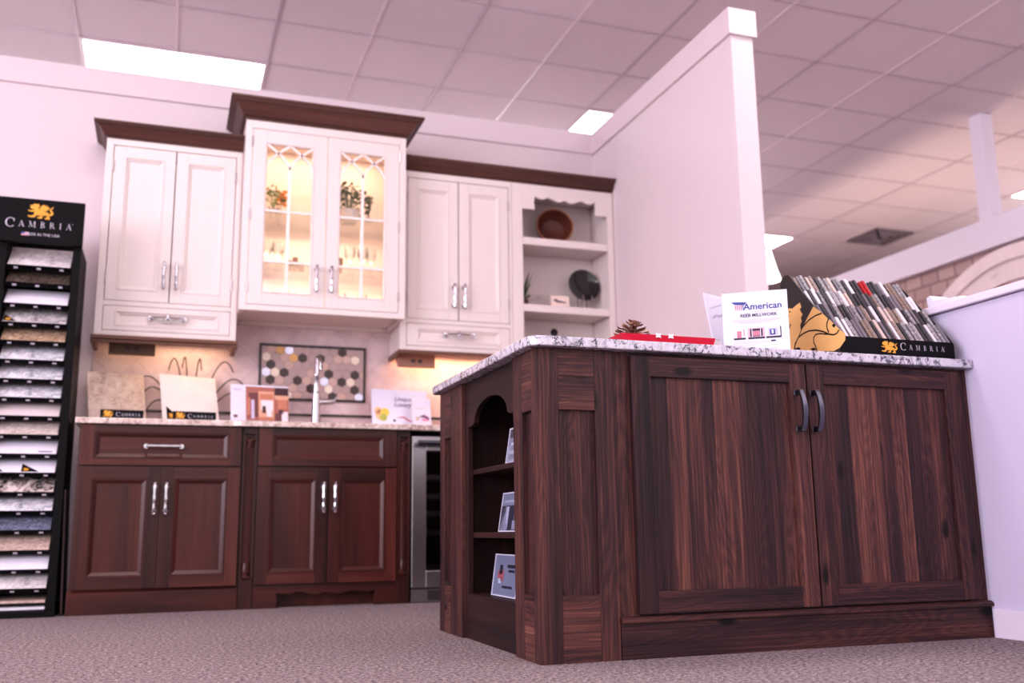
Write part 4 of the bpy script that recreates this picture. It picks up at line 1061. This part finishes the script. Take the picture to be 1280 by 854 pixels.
# flared sides
pts = [(x, y, CT+.001) for x, y in i_]+[(x, y, CT+h) for x, y in o_]+[(x+(.004 if k in (0, 3) else -.004), y+(.004 if k < 2 else -.004), CT+h) for k, (x, y) in enumerate(o_)]+[(x, y, CT+.006) for x, y in i_]
fs = [(0, 1, 2, 3), (12, 13, 14, 15)]
for k in range(4):
    q = (k+1) % 4; fs += [(k, q, 4+q, 4+k), (4+k, 4+q, 8+q, 8+k), (8+k, 8+q, 12+q, 12+k)]
m.add(pts, fs); m.build('tray_body', 'red', tr)
k = MB()
for s in (-1, 1): k.flat([(1.855+s*.022+.014*math.cos(q*PI/4)*(1 if q % 2 else .5), CT+.044+.010*math.sin(q*PI/4)*(1 if q % 2 else .6)) for q in range(8)], 'xz', -2.3605, th=.002)
k.build('white_motif', 'paper', tr)
def pinecone(label, x, y, z, s, upx):
    base_c = Vector((x, y, z)); m = MB(Matrix.Translation(base_c) @ Matrix.Rotation(upx, 4, 'X'))
    n = 60
    for k in range(n):
        t_ = k/n; a = k*2.39996; zz_ = s*(.05+1.0*t_); rr = s*.62*math.sin(PI*(.18+.78*t_))**.8
        d = Vector((math.cos(a), math.sin(a), 0)); u = Vector((0, 0, 1)); w = d.cross(u)
        c_ = d*rr*.35+u*zz_; tip = d*rr+u*(zz_+s*.10)
        wd = s*.17*(1-.4*t_)
        m.add([c_-w*wd*.5, c_+w*wd*.5, tip+w*wd, tip+d*s*.04+u*s*.03, tip-w*wd, tip-u*s*.05], [(0, 1, 2, 3, 4), (0, 4, 5), (1, 5, 2), (0, 5, 1), (4, 3, 5), (3, 2, 5)], 0 if k % 3 else 1)
    m.lathe([(0, 0), (s*.3, s*.25), (s*.26, s*.7), (0, s*1.05)], (0, 0, 0), 12, 0)
    o = m.build('pinecone', ['cone', 'conet'], loc=(x, y, z)); tag(o, label, 'pinecone', 'pinecones in the red tray')
pinecone('large pale-tipped pinecone at the left end of the red tray', 1.815, -2.20, CT+.012, .098, .25)
pinecone('small dark pinecone just showing above the middle of the red tray', 1.905, -2.24, CT+.008, .052, -.3)

# acrylic sign
sg = thing('acrylic_sign', 'white acrylic sign with blue American lettering and three photos on the island', 'sign', (2.185, -2.36, CT))
p0, p1 = Vector((2.098, -2.300, 0)), Vector((2.266, -2.424, 0))
yaw = math.degrees(math.atan2(p1.y-p0.y, p1.x-p0.x))
mid = (p0+p1)/2; W = (p1-p0).length
xf = Matrix.Translation((mid.x-.006, mid.y-.022, CT+.0015)) @ Matrix.Rotation(math.radians(yaw), 4, 'Z') @ Matrix.Rotation(math.radians(-9), 4, 'X')
MB(xf).box(-W/2, W/2, -.002, .002, .0015, .213).build('panel', 'acrylic', sg)
MB(xf).prism([(.0025, .0008), (.055, .0095), (.055, .0125), (.0025, .0048)], 'yz', -W/2, W/2).build('foot', 'glass', sg)
yl = -.0026
k = MB(xf); hh = .213
def sxz(u, v): return (-W/2+W*u, .213*v)
def quadr(k, u0, u1, v0, v1, mi, lvl=0):
    a, b = sxz(u0, v0); c, d = sxz(u1, v1); k.add([(a, yl-.0003*lvl, b), (c, yl-.0003*lvl, b), (c, yl-.0003*lvl, d), (a, yl-.0003*lvl, d)], [(0, 1, 2, 3)], mi)
k.add([(sxz(u, v)[0], yl, sxz(u, v)[1]) for u, v in ((.14, .845), (.38, .83), (.34, .785), (.19, .80))], [(0, 1, 2, 3)], 0)
for q in range(5):
    u = .20+.028*q; k.add([(sxz(uu, vv)[0], yl, sxz(uu, vv)[1]) for uu, vv in ((u, .785), (u+.014, .785), (u+.016, .70-.004*q), (u+.006, .71))], [(0, 1, 2, 3)], 1 if q < 4 else 0)
k.build('logo_mark', ['navy', 'redink'], sg)
k = MB(xf); a, b = sxz(.62, .705); add_text(k, 'American', .0315, a, b, yl, 0, bold=.0005); k.build('headline_lettering', 'navy', sg); k = MB(xf); a, b = sxz(.55, .585); add_text(k, 'REEB MILLWORK', .0155, a, b, yl, 3, bold=.0003, shear=.1)
for vv, u0, u1 in ((.66, .42, .88), (.535, .15, .9), (.51, .16, .86), (.485, .25, .75), (.175, .15, .70), (.15, .15, .72), (.12, .15, .5)): quadr(k, u0, u1, vv, vv+.008, 2)
quadr(k, .72, .79, .165, .19, 3); quadr(k, .73, .81, .05, .065, 2)
k.build('lettering', ['navy', 'greyink', 'lightink', 'darkink'], sg)
k = MB(xf)
for (u0, u1, st) in ((.16, .34, 0), (.38, .63, 1), (.65, .88, 2)):
    quadr(k, u0, u1, .22, .40, 5, 0); quadr(k, u0, u1, .22, .25, 3, 1)
    if st == 0: quadr(k, u0+.05, u0+.12, .25, .36, 1, 1); quadr(k, u0+.15, u0+.165, .27, .39, 1, 1); quadr(k, u0+.01, u0+.02, .27, .37, 2, 1)
    if st == 1: quadr(k, u0, u1, .25, .40, 4, 1); quadr(k, u0+.03, u1-.03, .26, .385, 3, 2); quadr(k, u0+.06, u1-.06, .27, .35, 1, 3); quadr(k, u0+.055, u0+.065, .25, .39, 5, 4); quadr(k, u1-.065, u1-.055, .25, .39, 5, 4)
    if st == 2: quadr(k, u0+.03, u0+.18, .26, .385, 2, 1); quadr(k, u0+.06, u0+.14, .27, .36, 0, 2); quadr(k, u0+.085, u0+.115, .29, .35, 5, 3); quadr(k, u1-.015, u1, .25, .40, 3, 2)
k.build('photo_print', ['navy', plain('print_rose', srgb(190, 122, 142), .5), 'lightink', 'darkink', plain('photo_rose', srgb(206, 170, 184), .5), 'paper'], sg)
# second, plain acrylic sign behind it
s3 = thing('acrylic_sign', 'smaller pale acrylic sign half hidden behind the American sign', 'sign', (2.29, -1.99, CT))
xf = Matrix.Translation((2.292, -2.03, CT+.0015)) @ Matrix.Rotation(math.radians(24), 4, 'Z') @ Matrix.Rotation(math.radians(-10), 4, 'X')
MB(xf).box(-.065, .125, -.002, .002, .115, .295).box(-.02, .09, -.002, .002, .0, .115).build('panel', 'acrylic', s3)
MB(xf).box(-.02, .09, -.03, .04, 0, .004).build('foot', 'acrylic', s3)
k = MB(xf); k.strip([(-.035, .20), (-.01, .215), (.01, .212), (.03, .222)], .008, 'xz', -.0028, -.0022); k.strip([(-.045, .235), (.0, .25), (.04, .262)], .004, 'xz', -.0028, -.0022); k.build('script_line', 'lightink', s3)

# countertop sample rack with the golden dragon
rk = thing('sample_rack', 'black slanted countertop sample rack with a large golden dragon on its side', 'display rack', (2.68, -2.3, CT))
RX0, RX1 = 2.440, 2.918
side = [(-2.448, CT+.001), (-2.448, CT+.045)]
side = [(-2.452, CT+.001), (-2.452, CT+.055), (-2.436, CT+.078), (-2.235, CT+.300)]
for q in range(9):
    a = math.radians(135-q*20); side.append((-2.195+.036*math.cos(a), CT+.292+.036*math.sin(a)))
side += [(-2.150, CT+.25), (-2.135, CT+.001)]
lp = MB().prism(side, 'yz', RX0, RX0+.006).build('side_panel', plain('rack_side_brown_black', (.018, .010, .010, 1), .5), rk)
MB().prism(side, 'yz', RX1-.006, RX1).build('side_panel', 'black', rk)
fl = MB().box(RX0+.006, RX1-.006, -2.452, -2.446, CT+.001, CT+.060).build('front_lip', 'black', rk)
MB().box(RX0+.006, RX1-.006, -2.160, -2.150, CT+.001, CT+.26).build('back_panel', 'black', rk)
# slanted bed
bx = MB()
bx.prism([(-2.440, CT+.035), (-2.200, CT+.290), (-2.196, CT+.282), (-2.434, CT+.028)], 'yz', RX0+.006, RX1-.006).build('bed', 'void', rk)
k = MB(); dragon(k, lambda a, b: (2.612+a, -2.4525, CT+.012+b), .066, .040); k.build('dragon_emblem', 'gold', fl)
k = MB(); cambria(k, lambda a, b: (2.690+a, -2.4525, CT+.026+b), .0205, .185); k.build('lettering', 'silver', fl)
# golden dragon on the side panel: outline in (y, z) on the plane x = RX0
def lay(polys, lvl, mi, mb):
    for p in polys:
        mb.add([(RX0-.0004-.0003*lvl, q[0], q[1]) for q in p], [list(range(len(p)))], mi)
k = MB()
lay([[(-2.163, 1.1106), (-2.1783, 1.1092), (-2.2009, 1.1193), (-2.2246, 1.114), (-2.2403, 1.1198), (-2.2676, 1.1255), (-2.2743, 1.1068), (-2.2639, 1.1028), (-2.2723, 1.0889), (-2.279, 1.0813), (-2.2676, 1.0735), (-2.2707, 1.059), (-2.2598, 1.0459), (-2.2639, 1.0306), (-2.2476, 1.0112), (-2.224, 0.9908), (-2.2129, 0.9672), (-2.1544, 0.9776), (-2.1548, 1.0372)],
     [(-2.248, 1.0045), (-2.2719, 1.0344), (-2.3045, 1.0657), (-2.3393, 1.096), (-2.3805, 1.0667), (-2.4198, 1.0309), (-2.4394, 1.0165), (-2.463, 0.9938), (-2.4922, 0.9703), (-2.49, 0.9518), (-2.4608, 0.9317), (-2.4287, 0.9261), (-2.3438, 0.9411), (-2.2208, 0.9629), (-2.2271, 0.9866)]], 0, 0, k)
k2 = []
def band(pts, w):
    L, R = [], []
    for i, p in enumerate(pts):
        a = Vector(pts[max(i-1, 0)]); b = Vector(pts[min(i+1, len(pts)-1)]); d = (b-a).normalized(); n_ = Vector((-d.y, d.x))*w/2
        L.append((p[0]+n_.x, p[1]+n_.y)); R.append((p[0]-n_.x, p[1]-n_.y))
    return [[L[i], L[i+1], R[i+1], R[i]] for i in range(len(pts)-1)]
lay(band([(-2.2639, 1.0306), (-2.2815, 1.0415), (-2.3118, 1.0552), (-2.3466, 1.0622), (-2.3828, 1.0633)], 0.0047)+band([(-2.2484, 1.0074), (-2.2726, 1.0143), (-2.3075, 1.0176), (-2.3465, 1.0124), (-2.3837, 0.9998), (-2.4092, 0.9864), (-2.435, 0.9793), (-2.4521, 0.9815), (-2.4627, 0.9911)], 0.0050)
    +band([(-2.4141, 1.0374), (-2.4039, 1.0237), (-2.4031, 1.0082), (-2.4108, 0.991)], 0.0053)+band([(-2.3427, 0.9413), (-2.3359, 0.9595), (-2.3276, 0.9752), (-2.3305, 0.9906), (-2.3426, 0.9986), (-2.3668, 0.9967), (-2.4038, 0.9867)], 0.0044)
    +band([(-2.2208, 0.9629), (-2.2228, 0.9801), (-2.2386, 0.999), (-2.2523, 1.011)], 0.0032)+band([(-2.178, 1.0234), (-2.1894, 1.0379), (-2.2079, 1.062)], 0.0047)
    +[[(-2.4282, 1.0118), (-2.4394, 1.0165), (-2.448, 1.0085), (-2.4388, 1.0021)], [(-2.202, 1.1075), (-2.2083, 1.1091), (-2.2127, 1.1051), (-2.207, 1.1027)], [(-2.1894, 1.093), (-2.1983, 1.0956), (-2.2026, 1.0909), (-2.1939, 1.0891)], [(-2.2146, 0.9713), (-2.2444, 0.9725), (-2.2552, 0.964), (-2.243, 0.9597)], [(-2.3061, 0.9549), (-2.326, 0.956), (-2.3419, 0.9485), (-2.322, 0.9457)]], 1, 1, k)
k.build('golden_dragon', ['goldp', 'black'], lp)
# sample chips: four rows stepping down the slope
cols = ['white', 'grey', 'brown', 'black', 'cream', 'speckled']
cmat = {'white': plain('chip_white', srgb(222, 214, 222), .3), 'grey': plain('chip_grey', srgb(122, 114, 124), .3), 'brown': stone('chip_brown', [(.35, (.09, .06, .05, 1)), (.6, (.30, .21, .18, 1)), (.8, (.52, .42, .37, 1))], 120),
        'black': stone('chip_black', [(.4, (.012, .011, .014, 1)), (.65, (.07, .065, .075, 1)), (.8, (.12, .11, .12, 1))], 160), 'cream': plain('chip_cream', srgb(206, 184, 178), .3), 'speckled': stone('chip_speckled', [(.38, (.08, .08, .09, 1)), (.5, (.26, .24, .26, 1)), (.62, (.50, .47, .50, 1))], 110), 'red': plain('chip_red', srgb(176, 34, 44), .3)}
ordi = lambda n: {1: 'first', 2: 'second', 3: 'third', 4: 'fourth', 5: 'fifth', 6: 'sixth', 7: 'seventh', 8: 'eighth', 9: 'ninth', 10: 'tenth', 11: 'eleventh', 12: 'twelfth', 13: 'thirteenth', 14: 'fourteenth', 15: 'fifteenth', 16: 'sixteenth', 17: 'seventeenth', 18: 'eighteenth', 19: 'nineteenth', 20: 'twentieth', 30: 'thirtieth'}.get(n) or ({2: 'twenty-', 3: 'thirty-'}[n//10]+ordi(n % 10))
e0 = Vector((0, -2.436, CT+.044)); e1 = Vector((0, -2.200, CT+.296)); dr = (e1-e0).normalized(); SL = (e1-e0).length; nr = Vector((0, -dr.z, dr.y))
NCH = 36; cw = (RX1-RX0-.02)/NCH
rows = ['front', 'second', 'third', 'top']
meshes = {}
for ri in range(4):
    for ci in range(NCH):
        cn = random.choice(['white', 'grey', 'grey', 'brown', 'brown', 'black', 'black', 'black', 'cream', 'speckled', 'speckled'])
        if ri == 3 and ci in (21, 22, 23): cn = 'red'
        key = (cn, ci % 3)
        L = SL/4*(.99+.03*(ci % 3))
        if key not in meshes:
            mb = MB(); w_ = cw*.86
            # a thin tile standing in the rack, its long edge along the slope, leaning a little to one side
            mb.add([tuple(Vector((sx*w_/2, 0, 0))+dr*(L*t_)+nr*(hh_+(.015*t_))) for hh_ in (0, .010+.004*(ci % 3)) for t_ in (0, 1) for sx in (-1, 1)],
                   [(0, 2, 3, 1), (4, 5, 7, 6), (0, 1, 5, 4), (2, 6, 7, 3), (0, 4, 6, 2), (1, 3, 7, 5)])
            o = mb.build('sample_chip', cmat[cn]); meshes[key] = o; first = True
        else:
            o = meshes[key].copy(); COL.objects.link(o)
        o.location = Vector((RX0+.010+cw*(ci+.5), 0, 0))+e0+dr*(SL/4*ri)+nr*(.003)
        tag(o, '%s sample chip, %s from the left in the %s row of the dragon rack' % (cn, ordi(ci+1), rows[ri]), 'sample chip', 'stone chips in the slanted rack')
        # a slight sideways lean so that the rows read as slanting cards
        o.rotation_euler = (0, 0, 0)

# small white tray on the half wall
wt_ = MB(); zc_ = 1.132
wt_.prism([(-2.42, 0), (-2.262, 0), (-2.255, .050), (-2.275, .056), (-2.292, .034), (-2.42, .022)], 'yz', PX+.03, PX+.11)
wt_.v = [(a, b, c+zc_) for a, b, c in wt_.v]
o = wt_.build('white_holder', 'paper', bevel=.003, loc=(PX+.07, -2.34, zc_)); tag(o, 'small white holder with a raised end on top of the half wall', 'holder')

# hanging lamp beyond the partition
lx, ly = 5.262, 2.0
lamp = thing('pendant_lamp', 'white flared glass pendant lamp beside the partition end', 'lamp', (lx, ly, 2.75))
MB().lathe([(.05, 2.745), (.056, 2.74), (.075, 2.66), (.10, 2.56), (.128, 2.475), (.122, 2.475), (.095, 2.56), (.07, 2.66), (.048, 2.735)], (lx, ly, 0), 28, close=False).build('lamp_shade', 'shade', lamp)
MB().lathe([(0, 2.80), (.025, 2.79), (.05, 2.745), (0, 2.745)], (lx, ly, 0), 20).build('cap', 'chrome', lamp)
MB().tube([(lx, ly, 2.79), (lx, ly, ZC)], .005, 8).build('rod', 'chrome', lamp)

# arched millwork on the block wall
am = thing('arched_millwork', 'large pale arched molding on the stone block wall at the right edge', 'molding', (6.4, .42, 0))
def archband(r0, r1, x0, x1, mi=0):
    m = MB(); P = []
    n = 40; cyy, czz = .42, 1.20
    P = [(cyy+r1*math.cos(PI*k/n), czz+r1*math.sin(PI*k/n)) for k in range(n+1)]+[(cyy+r0*math.cos(PI*k/n), czz+r0*math.sin(PI*k/n)) for k in range(n, -1, -1)]
    if r0 > 0:
        for sg in (-1, 1): m.prism([(cyy+sg*r0, 0), (cyy+sg*r1, 0), (cyy+sg*r1, czz), (cyy+sg*r0, czz)], 'yz', x0, x1, mi)
    else: m.prism([(cyy-r1, 0), (cyy+r1, 0), (cyy+r1, czz), (cyy-r1, czz)], 'yz', x0, x1, mi)
    for k in range(n):
        q = [P[k], P[k+1], P[2*n-k], P[2*n+1-k]]; m.prism(q, 'yz', x0, x1, mi)
    return m
for (r0, r1, x0, lab) in ((1.14, 1.25, 6.37, 'outer'), (1.06, 1.14, 6.395, 'mid'), (.98, 1.06, 6.38, 'inner')):
    archband(r0, r1, x0, 6.4285).build('arch_band', 'arch', am)
archband(0, .98, 6.415, 6.4285).build('arch_panel', 'arch', am)
m = MB().lathe([(0, 0), (.06, 0), (.07, -.02), (.10, -.02), (.115, 0)], (6.415, .60, 2.16), 24, axis='x'); m.build('rosette', plain('rosette_rose', srgb(214, 178, 172), .5), am)
m = MB().lathe([(0, -.005), (.055, -.005), (.058, 0)], (6.41, .60, 2.16), 20, axis='x'); m.build('rosette_eye', plain('rosette_dark', srgb(146, 108, 102), .6), am)  # darker brown disc at the rosette centre

# ------------------------------------------------------------------ lights
def area(name, loc, rot, size, power, col, sy=None):
    l = bpy.data.lights.new(name, 'AREA'); l.energy = power; l.color = col; l.size = size
    if sy: l.shape = 'RECTANGLE'; l.size_y = sy
    o = bpy.data.objects.new(name, l); COL.objects.link(o); o.location = loc; o.rotation_euler = rot; return o
WARM = (1, .70, .42); PEACH = (1, .73, .52)
area('cabinet_light', (1.158, .36, 2.565), (0, 0, 0), .74, 3.2, PEACH, .2)
area('cabinet_light', (1.158, .36, 2.06), (0, 0, 0), .74, 2.1, PEACH, .2)
area('cabinet_light', (1.158, .36, 1.77), (0, 0, 0), .74, 1.8, PEACH, .2)
area('under_cabinet_light', (.36, .45, 1.385), (0, 0, 0), .6, 1.6, WARM, .05)
area('under_cabinet_light', (2.15, .46, 1.385), (0, 0, 0), 1.0, 5.0, (1, .62, .32), .05)
area('cove_light', (6.95, 1.9, 1.5), (PI, 0, 0), .55, 26, (1, .80, .62), 2.4)
# the showroom's other ceiling panels, behind and above the viewer
for i in (-2, 4, 10):
    for j in (-5, -10): area('ceiling_lamp', (GX+T*(i+1), GY+T*(j+.5), ZC-.01), (0, 0, 0), 1.17, 29, (1, .965, .97), .56)
# added upward area lamps, out of view, only to brighten the ceiling
for loc, p in (((-1.2, 4.8, 1.9), 85), ((3.5, 4.2, 2.6), 70), ((6.0, -6.0, 2.0), 70), ((10, 1, 2.2), 50), ((-3.2, -2.5, 2.2), 60), ((.8, -8, 2.6), 90), ((4.5, -7.5, 2.2), 70)):
    area('ceiling_fill', loc, (PI, 0, 0), 1.6, p*1.45, (1, .955, .97), 1.6)
# daylight from the shop front behind the camera, to the left
area('window_daylight', (-6.6, -6.0, 2.0), (math.radians(82), 0, math.radians(-72)), 5.0, 430, (.90, .86, 1.0), 2.6)
w = bpy.data.worlds.new('world'); S.world = w; w.use_nodes = True
w.node_tree.nodes['Background'].inputs[0].default_value = (.93, .88, .915, 1); w.node_tree.nodes['Background'].inputs[1].default_value = 1.55
S.view_settings.view_transform = 'Standard'; S.view_settings.look = 'None'; S.view_settings.exposure = .19; S.view_settings.gamma = .86
